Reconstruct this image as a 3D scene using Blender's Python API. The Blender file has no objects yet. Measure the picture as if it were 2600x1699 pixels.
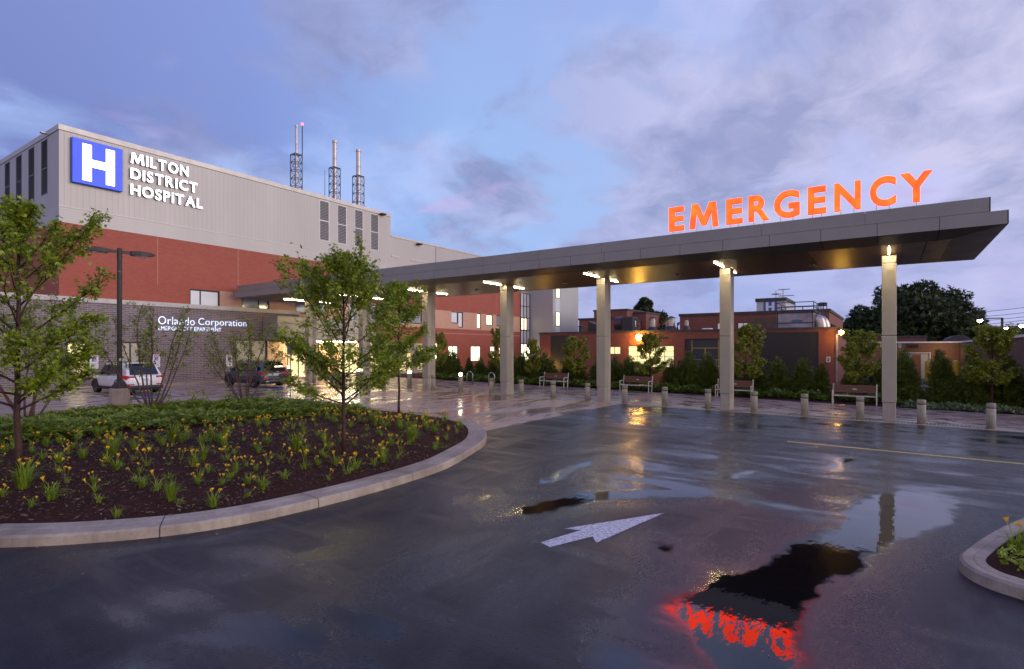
import bpy, math, random
import numpy as np
from mathutils import Vector, Matrix, Euler
R = math.radians
C = bpy.context.scene.collection
scene = bpy.context.scene

# ------------------------------------------------------------------ camera, sky, sun, exposure
# world axes: +X runs along the hospital facade, +Y along the canopy towards the facade (metres)
F, CX, HY, ZC, SL = 1403.0, 1300.0, 886.5, 2.74, 0.0106
cam_d = bpy.data.cameras.new('camera'); cam = bpy.data.objects.new('camera', cam_d); C.objects.link(cam)
cam.location = (0, 0, ZC); cam.rotation_euler = (R(90), 0, R(-55.734))
cam_d.sensor_width = 36; cam_d.lens = 36 * F / 2600; cam_d.shift_y = (HY - 849.5) / 2600
cam_d.clip_start = 0.1; cam_d.clip_end = 6000
scene.camera = cam
vs = scene.view_settings
vs.view_transform = 'Standard'; vs.look = 'None'; vs.exposure = 0.56; vs.gamma = 1
scene.cycles.use_denoising = True
scene.cycles.max_bounces = 7; scene.cycles.diffuse_bounces = 3; scene.cycles.glossy_bounces = 4
scene.cycles.transmission_bounces = 4; scene.cycles.transparent_max_bounces = 6
scene.cycles.sample_clamp_indirect = 6.0

class NT:
    """small helper to wire shader nodes"""
    def __init__(s, tree): s.t = tree; s.n = tree.nodes; s.l = tree.links; s.n.clear()
    def new(s, typ, **kw):
        n = s.n.new(typ)
        for k, v in kw.items(): setattr(n, k, v)
        return n
    def put(s, sock, v):
        if hasattr(v, 'is_output') or isinstance(v, bpy.types.NodeSocket): s.l.new(v, sock)
        elif v is not None:
            if sock.type == 'RGBA': v = (v, v, v, 1) if isinstance(v, (int, float)) else ((*v, 1) if len(v) == 3 else v)
            sock.default_value = v
    def math(s, op, a, b=None, c=None, clamp=False):
        n = s.new('ShaderNodeMath', operation=op, use_clamp=clamp)
        for i, v in enumerate((a, b, c)):
            if v is not None: s.put(n.inputs[i], v)
        return n.outputs[0]
    def vmath(s, op, a, b=None):
        n = s.new('ShaderNodeVectorMath', operation=op)
        s.put(n.inputs[0], a)
        if b is not None: s.put(n.inputs[1], b)
        return n.outputs['Value'] if op in ('DOT_PRODUCT', 'LENGTH') else n.outputs[0]
    def noise(s, vec, scale, detail=4, rough=.55, dist=0.0):
        n = s.new('ShaderNodeTexNoise'); s.put(n.inputs['Vector'], vec)
        n.inputs['Scale'].default_value = scale; n.inputs['Detail'].default_value = detail
        n.inputs['Roughness'].default_value = rough; n.inputs['Distortion'].default_value = dist
        return n.outputs['Fac']
    def ramp(s, v, stops, interp='LINEAR'):
        n = s.new('ShaderNodeValToRGB'); s.put(n.inputs[0], v); cr = n.color_ramp; cr.interpolation = interp
        while len(cr.elements) < len(stops): cr.elements.new(0.5)
        for e, (p, c) in zip(cr.elements, stops):
            e.position = p; e.color = (c, c, c, 1) if isinstance(c, (int, float)) else (*c, 1)
        return n.outputs[0]
    def rng(s, v, a, b, c=0.0, d=1.0, smooth=False):
        n = s.new('ShaderNodeMapRange'); n.interpolation_type = 'SMOOTHSTEP' if smooth else 'LINEAR'
        for k, q in zip(('Value', 'From Min', 'From Max', 'To Min', 'To Max'), (v, a, b, c, d)): s.put(n.inputs[k], q)
        return n.outputs[0]
    def mix(s, f, a, b, mode='MIX'):
        n = s.new('ShaderNodeMix', data_type='RGBA', blend_type=mode)
        s.put(n.inputs[0], f); s.put(n.inputs[6], a); s.put(n.inputs[7], b)
        return n.outputs[2]
    def bump(s, h, strength=.3, dist=.02, normal=None):
        n = s.new('ShaderNodeBump'); n.inputs['Distance'].default_value = dist
        s.put(n.inputs['Strength'], strength)
        s.put(n.inputs['Height'], h)
        if normal is not None: s.put(n.inputs['Normal'], normal)
        return n.outputs[0]
    def xyz(s, v):
        n = s.new('ShaderNodeSeparateXYZ'); s.put(n.inputs[0], v); return n.outputs
    def comb(s, x, y, z):
        n = s.new('ShaderNodeCombineXYZ')
        for i, v in enumerate((x, y, z)): s.put(n.inputs[i], v)
        return n.outputs[0]
    def scale(s, v, sx, sy, sz): return s.vmath('MULTIPLY', v, (sx, sy, sz))

SUN_EL, SUN_AZ = R(10), Vector((0.30, -1.0))
world = bpy.data.worlds.new('World'); scene.world = world; world.use_nodes = True
def make_sky():
    t = NT(world.node_tree)
    out = t.new('ShaderNodeOutputWorld'); bg = t.new('ShaderNodeBackground'); t.l.new(bg.outputs[0], out.inputs[0])
    d = t.new('ShaderNodeTexCoord').outputs['Generated']
    x, y, z = t.xyz(d)
    zc = t.math('MAXIMUM', z, 0.0)
    right = t.vmath('DOT_PRODUCT', d, (.5631, -.8267, 0))
    fwd = t.vmath('DOT_PRODUCT', d, (.8264, .563, 0))
    # dusk colours: indigo to the left, clear blue ahead, lilac to the right
    base = t.ramp(t.rng(right, -.75, .75), [(0, (.115, .14, .33)), (.24, (.155, .215, .47)), (.44, (.235, .355, .61)), (.64, (.265, .36, .61)), (.84, (.36, .385, .61)), (1, (.46, .44, .63))])
    up = t.mix(t.rng(z, .22, .60, 0, .40, True), base, (.20, .235, .50))
    low = t.mix(t.rng(z, .13, 0.0, 0, .42, True), up, (.38, .43, .68))
    # cloud sheets, stretched by perspective
    px = t.math('DIVIDE', right, t.math('ADD', zc, .26)); py = t.math('DIVIDE', fwd, t.math('ADD', zc, .26))
    v = t.comb(px, py, 0)
    w = t.noise(v, 1.1, 4, .6)
    v2 = t.vmath('ADD', t.scale(v, 1.0, .8, 1), t.comb(t.math('MULTIPLY', w, .55), t.math('MULTIPLY', w, .35), 0))
    n1 = t.noise(v2, 1.7, 9, .53, .1)
    bias = t.rng(right, -.35, .30, -.02, .055)
    dens = t.rng(t.math('ADD', n1, bias), .455, .565, 0, 1, True)
    shade = t.noise(t.vmath('ADD', v2, (.05, -.09, 0)), 2.6, 9, .62)
    ccol = t.mix(t.rng(shade, .38, .60), (.175, .205, .375), (.295, .325, .53))
    cr_ = t.mix(t.rng(shade, .40, .60), (.235, .255, .42), (.435, .42, .58))
    ccol = t.mix(t.rng(right, .0, .55, 0, .9, True), ccol, cr_)
    ccol = t.mix(t.rng(right, -.10, -.62, 0, .72, True), ccol, (.115, .135, .31))
    sky = t.mix(t.math('MULTIPLY', dens, .94), low, ccol)
    n3 = t.noise(t.vmath('ADD', v2, (3.1, 7.7, 0)), 2.0, 6, .52)
    lit = t.rng(n3, .50, .68, 0, .60, True)
    sky = t.mix(lit, sky, t.mix(t.rng(right, -.3, .4), (.32, .43, .71), (.46, .45, .64)))
    # small low pink cloud banks
    vb = t.comb(t.math('MULTIPLY', right, 5.2), t.math('MULTIPLY', z, 17.0), 4.0)
    nb = t.noise(vb, 1.0, 7, .6, .4)
    band = t.math('MULTIPLY', t.rng(nb, .57, .70, 0, .75, True), t.math('MULTIPLY', t.rng(z, .03, .10), t.rng(z, .36, .20)))
    sky = t.mix(band, sky, (.40, .33, .56))
    sky = t.mix(t.math('MULTIPLY', t.rng(z, .27, .06, 0, .62, True), t.rng(right, -.12, .30, 0, 1, True)), sky, t.mix(t.rng(nb, .40, .62), (.215, .25, .475), (.33, .345, .57)))   # blue-grey haze bands low on the right
    # added afterglow: unseen half-sky behind the camera, brighter and warmer to light the facades
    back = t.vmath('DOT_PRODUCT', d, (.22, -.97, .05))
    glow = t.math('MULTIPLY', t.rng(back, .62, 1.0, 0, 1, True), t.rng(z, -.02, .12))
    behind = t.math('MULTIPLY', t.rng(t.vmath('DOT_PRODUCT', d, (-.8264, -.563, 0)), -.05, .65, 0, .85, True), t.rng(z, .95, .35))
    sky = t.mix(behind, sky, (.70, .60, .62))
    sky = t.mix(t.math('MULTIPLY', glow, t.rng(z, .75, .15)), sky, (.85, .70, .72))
    sky = t.mix(t.rng(z, .48, .85, 0, .80, True), sky, (.125, .185, .56))   # deep blue towards the zenith
    nish = t.new('ShaderNodeTexSky', sky_type='NISHITA'); nish.sun_disc = False
    nish.sun_elevation = R(4); nish.sun_rotation = math.atan2(SUN_AZ.x, SUN_AZ.y); nish.ozone_density = 3.0
    sky = t.mix(1.0, sky, t.scale(nish.outputs[0], .006, .006, .006), 'ADD')
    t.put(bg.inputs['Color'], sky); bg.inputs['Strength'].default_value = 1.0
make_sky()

sun_d = bpy.data.lights.new('sun', 'SUN'); sun_d.energy = 1.15; sun_d.angle = R(50); sun_d.color = (1.0, .92, .84)
sun = bpy.data.objects.new('sun', sun_d); C.objects.link(sun); sun.location = (20, -60, 30)
sv = Vector((SUN_AZ.x, SUN_AZ.y, 0)).normalized() * math.cos(SUN_EL) + Vector((0, 0, math.sin(SUN_EL)))
sun.rotation_euler = sv.to_track_quat('Z', 'Y').to_euler()

# ------------------------------------------------------------------ measuring helpers (photo pixel -> point on a real plane)
def ray(x, y):
    u = (x - CX) / F; return (.5631 * u + .8264, .563 - .8267 * u, (HY - y) / F)
def gz(y): return SL * max(-30.0, min(46.0, y))
def on_g(x, y):
    a, b, v = ray(x, y); t = ZC / (SL * b - v); return Vector((t * a, t * b, gz(t * b)))
def on_y(x, y, Y):
    a, b, v = ray(x, y); t = Y / b; return Vector((t * a, Y, ZC + t * v))
def on_x(x, y, X):
    a, b, v = ray(x, y); t = X / a; return Vector((X, t * b, ZC + t * v))

# ------------------------------------------------------------------ object helpers
def tag(o, label=None, cat=None, group=None, kind=None):
    if label: o['label'] = label
    if cat: o['category'] = cat
    if group: o['group'] = group
    if kind: o['kind'] = kind
    return o
def empty(name, loc=(0, 0, 0), label=None, cat=None, group=None, rz=0.0):
    o = bpy.data.objects.new(name, None); C.objects.link(o); o.location = loc; o.rotation_euler = (0, 0, rz)
    o.empty_display_size = .2
    return tag(o, label, cat, group)
def copy_tree(o, parent=None):
    c = o.copy(); C.objects.link(c)
    if parent is not None: c.parent = parent
    for ch in list(o.children): copy_tree(ch, c)
    return c

class MB:
    """collects faces; build() links them as one mesh object"""
    def __init__(s): s.v = []; s.f = []; s.m = []
    def add(s, vs, fs, mi=0):
        o = len(s.v); s.v.extend([tuple(q) for q in vs]); s.f.extend([tuple(i + o for i in f) for f in fs]); s.m.extend([mi] * len(fs)); return s
    def box(s, x0, x1, y0, y1, z0, z1, mi=0):
        vs = [(x, y, z) for z in (z0, z1) for y in (y0, y1) for x in (x0, x1)]
        return s.add(vs, [(0, 2, 3, 1), (4, 5, 7, 6), (0, 1, 5, 4), (2, 6, 7, 3), (0, 4, 6, 2), (1, 3, 7, 5)], mi)
    def bbox(s, x0, x1, y0, y1, z0, z1, b=.02, mi=0):
        """box with chamfered edges"""
        b = min(b, (x1 - x0) * .45, (y1 - y0) * .45, (z1 - z0) * .45)
        rings = []
        for z, k in ((z0, b), (z0 + b, 0), (z1 - b, 0), (z1, b)):
            rings.append([(x0 + k + (b if k == 0 else 0), y0 + k, z), (x1 - k - (b if k == 0 else 0), y0 + k, z), (x1 - k, y0 + k + (b if k == 0 else 0), z), (x1 - k, y1 - k - (b if k == 0 else 0), z),
                          (x1 - k - (b if k == 0 else 0), y1 - k, z), (x0 + k + (b if k == 0 else 0), y1 - k, z), (x0 + k, y1 - k - (b if k == 0 else 0), z), (x0 + k, y0 + k + (b if k == 0 else 0), z)])
        return s.rings(rings, True, True, mi)
    def rings(s, rings, cap0=True, cap1=True, mi=0):
        n = len(rings[0]); vs = [p for r in rings for p in r]; fs = []
        for i in range(len(rings) - 1):
            for j in range(n):
                k = (j + 1) % n; fs.append((i * n + j, i * n + k, (i + 1) * n + k, (i + 1) * n + j))
        if cap0: fs.append(tuple(range(n - 1, -1, -1)))
        if cap1: fs.append(tuple((len(rings) - 1) * n + j for j in range(n)))
        return s.add(vs, fs, mi)
    def path(s, pts, rad, n=6, cap=True, mi=0):
        pts = [Vector(p) for p in pts]; rs = []
        if not hasattr(rad, '__len__'): rad = [rad] * len(pts)
        up = None
        for i, p in enumerate(pts):
            d = (pts[min(i + 1, len(pts) - 1)] - pts[max(i - 1, 0)]).normalized()
            if up is None: up = Vector((1, 0, 0)) if abs(d.x) < .8 else Vector((0, 1, 0))
            a = (up - d * up.dot(d)).normalized(); b = d.cross(a); up = a
            rs.append([p + (a * math.cos(q) + b * math.sin(q)) * rad[i] for q in [2 * math.pi * k / n for k in range(n)]])
        return s.rings(rs, cap, cap, mi)
    def lathe(s, prof, n=16, at=(0, 0, 0), mi=0):
        rs = [[(at[0] + r * math.cos(2 * math.pi * k / n), at[1] + r * math.sin(2 * math.pi * k / n), at[2] + z) for k in range(n)] for r, z in prof]
        return s.rings(rs, True, True, mi)
    def prism(s, poly, z0, z1, mi=0, axis='z'):
        """polygon (2-D) extruded along an axis"""
        def P(a, b, c): return {'z': (a, b, c), 'x': (c, a, b), 'y': (a, c, b)}[axis]
        n = len(poly); vs = [P(a, b, z0) for a, b in poly] + [P(a, b, z1) for a, b in poly]
        fs = [(i, (i + 1) % n, n + (i + 1) % n, n + i) for i in range(n)] + [tuple(range(n - 1, -1, -1)), tuple(range(n, 2 * n))]
        return s.add(vs, fs, mi)
    def build(s, name, mats, parent=None, smooth=False, world=True, flip=False):
        me = bpy.data.meshes.new(name)
        off = Vector((0, 0, 0))
        if world and parent is not None:
            p = parent
            while p is not None: off = off + p.location; p = p.parent
        me.from_pydata([(v[0] - off.x, v[1] - off.y, v[2] - off.z) for v in s.v], [], s.f)
        if not isinstance(mats, (list, tuple)): mats = [mats]
        for m in mats: me.materials.append(m)
        if len(mats) > 1: me.polygons.foreach_set('material_index', s.m)
        if smooth: me.polygons.foreach_set('use_smooth', [True] * len(me.polygons))
        me.update()
        import bmesh
        if len(s.f) < 6000:
            bm = bmesh.new(); bm.from_mesh(me); bmesh.ops.recalc_face_normals(bm, faces=bm.faces); bm.to_mesh(me); bm.free()
        o = bpy.data.objects.new(name, me); C.objects.link(o)
        if parent is not None: o.parent = parent
        return o

def np_mesh(name, verts, faces, mats, parent=None, midx=None, smooth=False):
    """fast mesh of equal-size faces (numpy)"""
    me = bpy.data.meshes.new(name); nv, nf, k = len(verts), len(faces), faces.shape[1]
    me.vertices.add(nv); me.vertices.foreach_set('co', verts.astype(np.float32).ravel())
    me.loops.add(nf * k); me.loops.foreach_set('vertex_index', faces.astype(np.int32).ravel())
    me.polygons.add(nf); me.polygons.foreach_set('loop_start', np.arange(0, nf * k, k, dtype=np.int32))
    if not isinstance(mats, (list, tuple)): mats = [mats]
    for m in mats: me.materials.append(m)
    if midx is not None: me.polygons.foreach_set('material_index', midx.astype(np.int32))
    if smooth: me.polygons.foreach_set('use_smooth', np.ones(nf, dtype=bool))
    me.update(calc_edges=True); me.validate()
    o = bpy.data.objects.new(name, me); C.objects.link(o)
    if parent is not None: o.parent = parent
    return o

# ------------------------------------------------------------------ materials
MATS = {}
def base_mat(name):
    m = bpy.data.materials.new(name); m.use_nodes = True; t = NT(m.node_tree)
    out = t.new('ShaderNodeOutputMaterial'); p = t.new('ShaderNodeBsdfPrincipled'); t.l.new(p.outputs[0], out.inputs[0])
    return m, t, p, out
def wpos(t): return t.new('ShaderNodeNewGeometry').outputs['Position']
def opos(t): return t.new('ShaderNodeTexCoord').outputs['Object']
def mat(name, col, rough=.5, metal=0.0, var=.12, vs=3.0, bump=0.0, bs=40.0, spec=.5, coat=0.0):
    """plain paint / metal / concrete with tone variation and optional fine bump"""
    m, t, p, out = base_mat(name); pos = opos(t)
    n = t.noise(pos, vs, 6, .6)
    dark = tuple(c * (1 - var) for c in col); light = tuple(min(1, c * (1 + var)) for c in col)
    t.put(p.inputs['Base Color'], t.mix(t.rng(n, .3, .7), dark, light))
    t.put(p.inputs['Roughness'], t.rng(t.noise(pos, vs * 2.3, 4), .3, .7, max(.02, rough * .85), min(1, rough * 1.15)))
    p.inputs['Metallic'].default_value = metal; p.inputs['Specular IOR Level'].default_value = spec
    p.inputs['Coat Weight'].default_value = coat; p.inputs['Coat Roughness'].default_value = .05
    if bump: t.put(p.inputs['Normal'], t.bump(t.noise(pos, bs, 5, .6), bump, .01))
    MATS[name] = m; return m
def emit(name, col, strength, var=0.0, vs=4.0, base=(.5, .5, .5)):
    m, t, p, out = base_mat(name)
    p.inputs['Base Color'].default_value = (*base, 1)
    c = t.mix(t.rng(t.noise(opos(t), vs, 3), .3, .7), tuple(q * (1 - var) for q in col), tuple(q * (1 + var) for q in col)) if var else (*col, 1)
    t.put(p.inputs['Emission Color'], c); p.inputs['Emission Strength'].default_value = strength
    p.inputs['Roughness'].default_value = .4
    MATS[name] = m; return m
def brick(name, c1, c2, mortar, bw=.24, bh=.08, ms=.008, rough=.75, bump=.35, blot=.15):
    m, t, p, out = base_mat(name); x, y, z = t.xyz(wpos(t))
    v = t.comb(t.math('ADD', x, y), z, 0)
    b = t.new('ShaderNodeTexBrick'); t.put(b.inputs['Vector'], v)
    b.inputs['Scale'].default_value = 1; b.inputs['Brick Width'].default_value = bw; b.inputs['Row Height'].default_value = bh
    b.inputs['Mortar Size'].default_value = ms; b.inputs['Mortar Smooth'].default_value = .3; b.inputs['Bias'].default_value = 0
    for k, c in zip(('Color1', 'Color2', 'Mortar'), (c1, c2, mortar)): b.inputs[k].default_value = (*c, 1)
    n = t.noise(v, .5, 6, .6); n2 = t.noise(v, 6, 3, .6)
    col = t.mix(t.rng(n, .35, .7, 0, blot), b.outputs['Color'], tuple(q * .55 for q in c1))
    col = t.mix(t.rng(n2, .4, .75, 0, blot), col, tuple(min(1, q * 1.35) for q in c2))
    t.put(p.inputs['Base Color'], col); p.inputs['Roughness'].default_value = rough
    t.put(p.inputs['Normal'], t.bump(t.math('ADD', t.math('MULTIPLY', b.outputs['Fac'], -1), t.math('MULTIPLY', n2, .3)), bump, .01))
    MATS[name] = m; return m
def siding(name, col, horiz=False, pitch=.3, rough=.45, metal=.15):
    m, t, p, out = base_mat(name); x, y, z = t.xyz(wpos(t))
    u = z if horiz else t.math('ADD', x, y)
    f = t.math('FRACT', t.math('DIVIDE', u, pitch))
    groove = t.rng(t.math('ABSOLUTE', t.math('SUBTRACT', f, .5)), .40, .5, 0, 1, True)
    pos = wpos(t)
    panel = t.new('ShaderNodeTexWhiteNoise'); panel.noise_dimensions = '1D'; t.put(panel.inputs['W'], t.math('FLOOR', t.math('DIVIDE', u, pitch * 3)))
    n = t.noise(t.scale(pos, .5, .5, .12), 1.2, 5, .6)
    c = t.mix(t.rng(n, .3, .7), tuple(q * .94 for q in col), tuple(q * 1.05 for q in col))
    c = t.mix(t.math('MULTIPLY', panel.outputs[0], .10), c, tuple(q * .8 for q in col))
    c = t.mix(t.math('MULTIPLY', groove, .20), c, tuple(q * .4 for q in col))
    t.put(p.inputs['Base Color'], c); p.inputs['Roughness'].default_value = rough; p.inputs['Metallic'].default_value = metal
    t.put(p.inputs['Normal'], t.bump(t.math('MULTIPLY', groove, -1), .25, .02))
    MATS[name] = m; return m
def leafmat(name, c0, c1, rough=.45, trans=.25):
    m, t, p, out = base_mat(name)
    rnd = t.new('ShaderNodeNewGeometry').outputs['Random Per Island']
    n = t.noise(opos(t), 1.6, 3)
    col = t.mix(rnd, c0, c1); col = t.mix(t.rng(n, .35, .65, 0, .35), col, tuple(q * .6 for q in c0))
    t.put(p.inputs['Base Color'], col); p.inputs['Roughness'].default_value = rough
    tr = t.new('ShaderNodeBsdfTranslucent'); t.put(tr.inputs[0], col)
    mx = t.new('ShaderNodeMixShader'); mx.inputs[0].default_value = trans
    t.l.new(p.outputs[0], mx.inputs[1]); t.l.new(tr.outputs[0], mx.inputs[2]); t.l.new(mx.outputs[0], out.inputs[0])
    MATS[name] = m; return m

def mk_asphalt():
    m, t, p, out = base_mat('wet_asphalt'); pos = wpos(t)
    at = t.new('ShaderNodeAttribute', attribute_name='water'); sd = at.outputs['Fac']   # metres inside (+) / outside (-) the nearest puddle
    wob = t.math('MULTIPLY', t.math('SUBTRACT', t.noise(pos, 1.5, 5, .6), .5), .70)
    fine = t.math('MULTIPLY', t.math('SUBTRACT', t.noise(pos, 9, 4, .7), .5), .16)
    agg = t.noise(pos, 38, 4, .75); agg2 = t.noise(pos, 95, 2, .6)
    s2 = t.math('ADD', t.math('ADD', sd, wob), t.math('ADD', fine, t.math('MULTIPLY', t.math('SUBTRACT', agg, .5), -.10)))
    pud = t.rng(s2, -.12, .14, 0, 1, True)                 # standing water
    film = t.rng(s2, -1.5, .0, 0, 1, True)                 # thin film round it
    damp = t.rng(t.noise(t.scale(pos, .35, .9, 1), .75, 6, .62, .6), .36, .66, 0, 1, True)
    streak = t.rng(t.noise(t.scale(pos, 1.4, .16, 1), .9, 5, .6, .4), .40, .66, 0, 1, True)
    f2 = t.new('ShaderNodeAttribute', attribute_name='film').outputs['Fac']
    f2 = t.rng(t.math('ADD', f2, t.math('ADD', t.math('MULTIPLY', wob, 1.3), fine)), -1.1, .7, 0, 1, True)
    blot = t.rng(t.noise(t.scale(pos, 1.3, .45, 1), .9, 5, .55, .3), .38, .64, .25, 1, True)
    wet = t.math('MAXIMUM', t.math('MULTIPLY', film, .6), t.math('MAXIMUM', t.math('MULTIPLY', damp, .5), t.math('MULTIPLY', streak, .5)))
    wet = t.math('MAXIMUM', wet, t.math('MULTIPLY', f2, blot))
    col = t.mix(t.rng(agg, .35, .7), (.004, .004, .007), (.030, .030, .042))
    spk = t.rng(agg2, .66, .74, 0, .6, True); col = t.mix(spk, col, (.11, .105, .12))
    col = t.mix(t.math('MULTIPLY', wet, .55), col, (.008, .008, .010))
    col = t.mix(pud, col, (.004, .004, .005))
    t.put(p.inputs['Base Color'], col)
    r = t.rng(wet, 0, 1, .44, .10); r = t.math('ADD', r, t.math('MULTIPLY', t.math('SUBTRACT', agg, .5), .34))
    r = t.mix(pud, r, .025)
    t.put(p.inputs['Roughness'], r)
    t.put(p.inputs['Specular IOR Level'], t.rng(wet, 0, 1, .14, .85)); p.inputs['Specular Tint'].default_value = (.80, .83, 1.0, 1)
    dry_b = t.bump(t.math('ADD', agg, t.math('MULTIPLY', agg2, .5)), t.math('MULTIPLY', t.math('SUBTRACT', 1.0, pud), t.rng(wet, 0, 1, .55, .07)), .013)
    rip = t.bump(t.noise(t.scale(pos, 1.0, 2.4, 1), 3.2, 3, .5), t.math('MULTIPLY', pud, .035), .05, dry_b)
    t.put(p.inputs['Normal'], rip)
    return m
def mk_apron():
    m, t, p, out = base_mat('wet_concrete'); pos = wpos(t); x, y, z = t.xyz(pos)
    n = t.noise(pos, .5, 7, .62); n2 = t.noise(pos, 8, 5, .65); n3 = t.noise(t.scale(pos, .25, 1.1, 1), .8, 6, .6, .5)
    col = t.mix(t.rng(n, .3, .7), (.33, .23, .19), (.50, .37, .31)); col = t.mix(t.rng(n2, .3, .75, 0, .4), col, (.20, .15, .14))
    wet = t.rng(n3, .40, .60, 0, 1, True)
    col = t.mix(t.math('MULTIPLY', wet, .5), col, (.17, .125, .115))
    jx = t.rng(t.math('ABSOLUTE', t.math('SUBTRACT', t.math('FRACT', t.math('DIVIDE', x, 4.6)), .5)), .4965, .4985, 0, 1)
    jy = t.rng(t.math('ABSOLUTE', t.math('SUBTRACT', t.math('FRACT', t.math('DIVIDE', t.math('ADD', y, 2.2), 4.6)), .5)), .4965, .4985, 0, 1)
    j = t.math('MAXIMUM', jx, jy)
    col = t.mix(j, col, (.03, .025, .025)); t.put(p.inputs['Base Color'], col)
    r = t.rng(wet, 0, 1, .40, .10); r = t.math('ADD', r, t.math('MULTIPLY', t.math('SUBTRACT', n2, .5), .22), clamp=True)
    t.put(p.inputs['Roughness'], r); p.inputs['Specular IOR Level'].default_value = .5
    h = t.math('ADD', t.math('ADD', t.math('MULTIPLY', n2, .5), t.math('MULTIPLY', t.noise(t.scale(pos, 1, 3, 1), 2.2, 3), 1.2)), t.math('MULTIPLY', j, -.6))
    t.put(p.inputs['Normal'], t.bump(h, .10, .03)); return m
def mk_pavers():
    m, t, p, out = base_mat('wet_pavers'); pos = wpos(t); x, y, z = t.xyz(pos)
    b = t.new('ShaderNodeTexBrick'); t.put(b.inputs['Vector'], t.comb(y, x, 0)); b.inputs['Scale'].default_value = 1
    b.inputs['Brick Width'].default_value = .62; b.inputs['Row Height'].default_value = .31; b.inputs['Mortar Size'].default_value = .006
    for k, c in zip(('Color1', 'Color2', 'Mortar'), ((.20, .125, .115), (.30, .21, .20), (.05, .04, .04))): b.inputs[k].default_value = (*c, 1)
    band = t.rng(x, 26.9, 27.0)                            # plain concrete band beside the drive, pavers behind it
    n = t.noise(pos, .7, 6, .6)
    conc = t.mix(t.rng(n, .3, .7), (.24, .205, .19), (.34, .30, .28))
    col = t.mix(band, conc, b.outputs['Color'])
    wv = t.noise(t.scale(pos, 2.4, .55, 1), 1.5, 7, .65, .4); wet = t.rng(wv, .50, .58, 0, 1, True)
    col = t.mix(t.math('MULTIPLY', wet, .75), col, (.075, .035, .035)); t.put(p.inputs['Base Color'], col)
    t.put(p.inputs['Roughness'], t.rng(wet, 0, 1, .42, .09))
    t.put(p.inputs['Normal'], t.bump(t.math('ADD', t.math('MULTIPLY', b.outputs['Fac'], t.math('MULTIPLY', band, -.6)), t.noise(pos, 14, 4)), .14, .02)); return m
def mk_mulch():
    m, t, p, out = base_mat('mulch_soil'); pos = wpos(t)
    a = t.noise(t.scale(pos, 1, 1.9, 1), 22, 6, .75); b = t.noise(pos, 70, 4, .7); c = t.noise(pos, 1.2, 4)
    col = t.mix(t.rng(a, .3, .7), (.012, .0045, .0035), (.105, .034, .023)); col = t.mix(t.rng(b, .55, .8, 0, .6), col, (.12, .05, .036))
    col = t.mix(t.rng(c, .4, .7, 0, .4), col, (.018, .010, .008)); t.put(p.inputs['Base Color'], col); p.inputs['Roughness'].default_value = .8; p.inputs['Specular IOR Level'].default_value = .12
    t.put(p.inputs['Normal'], t.bump(t.math('ADD', a, t.math('MULTIPLY', b, .6)), .9, .05)); return m
def mk_wood():
    m, t, p, out = base_mat('soffit_planks'); x, y, z = t.xyz(wpos(t))
    f = t.math('FRACT', t.math('DIVIDE', x, .16)); gr = t.rng(t.math('ABSOLUTE', t.math('SUBTRACT', f, .5)), .46, .5, 0, 1)
    pl = t.new('ShaderNodeTexWhiteNoise'); pl.noise_dimensions = '1D'; t.put(pl.inputs['W'], t.math('FLOOR', t.math('DIVIDE', x, .16)))
    g = t.noise(t.comb(t.math('MULTIPLY', x, 9), t.math('MULTIPLY', y, .5), 0), 2.2, 6, .6)
    col = t.mix(t.rng(g, .3, .7), (.085, .036, .018), (.155, .070, .033)); col = t.mix(t.math('MULTIPLY', pl.outputs[0], .35), col, (.05, .022, .012))
    col = t.mix(t.math('MULTIPLY', gr, .8), col, (.012, .008, .006)); t.put(p.inputs['Base Color'], col)
    p.inputs['Roughness'].default_value = .34; t.put(p.inputs['Normal'], t.bump(t.math('MULTIPLY', gr, -1), .4, .01)); return m
def mk_concrete(name, c0, c1, bump=.4, rough=.75, streak=True):
    m, t, p, out = base_mat(name); pos = opos(t)
    n = t.noise(pos, 1.5, 7, .65); n2 = t.noise(pos, 26, 5, .7); s = t.noise(t.scale(pos, 6, 6, .4), 2, 5, .6)
    col = t.mix(t.rng(n, .36, .64), c0, c1); col = t.mix(t.rng(n2, .55, .8, 0, .55), col, tuple(q * .45 for q in c0))
    if streak: col = t.mix(t.rng(s, .5, .75, 0, .45), col, tuple(q * .6 for q in c0))
    t.put(p.inputs['Base Color'], col); p.inputs['Roughness'].default_value = rough
    t.put(p.inputs['Normal'], t.bump(t.math('ADD', n2, t.math('MULTIPLY', n, .5)), bump, .02)); return m
def mk_paint(name, col, wear=.5):
    """worn road paint; where it has worn off, wet asphalt shows"""
    m, t, p, out = base_mat(name); pos = wpos(t)
    n = t.noise(pos, 22, 6, .8); n2 = t.noise(pos, 60, 3, .7); v = t.new('ShaderNodeTexVoronoi', feature='DISTANCE_TO_EDGE'); t.put(v.inputs['Vector'], pos); v.inputs['Scale'].default_value = 9
    k = t.math('MAXIMUM', t.rng(t.math('ADD', n, t.math('MULTIPLY', n2, .25)), .70 - wear * .1, .84 - wear * .1, 0, .9), t.rng(v.outputs['Distance'], .022, .008, 0, .6))
    t.put(p.inputs['Base Color'], t.mix(k, col, (.03, .03, .033))); t.put(p.inputs['Roughness'], t.rng(n2, .3, .7, .35, .6))
    t.put(p.inputs['Normal'], t.bump(n2, .4, .01)); return m
def mk_glass(name, col=(.02, .025, .03), rough=.03):
    m, t, p, out = base_mat(name)
    n = t.noise(opos(t), 1.2, 3)
    t.put(p.inputs['Base Color'], t.mix(n, col, tuple(q * 1.8 for q in col))); p.inputs['Roughness'].default_value = rough
    p.inputs['Specular IOR Level'].default_value = .9; return m
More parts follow.
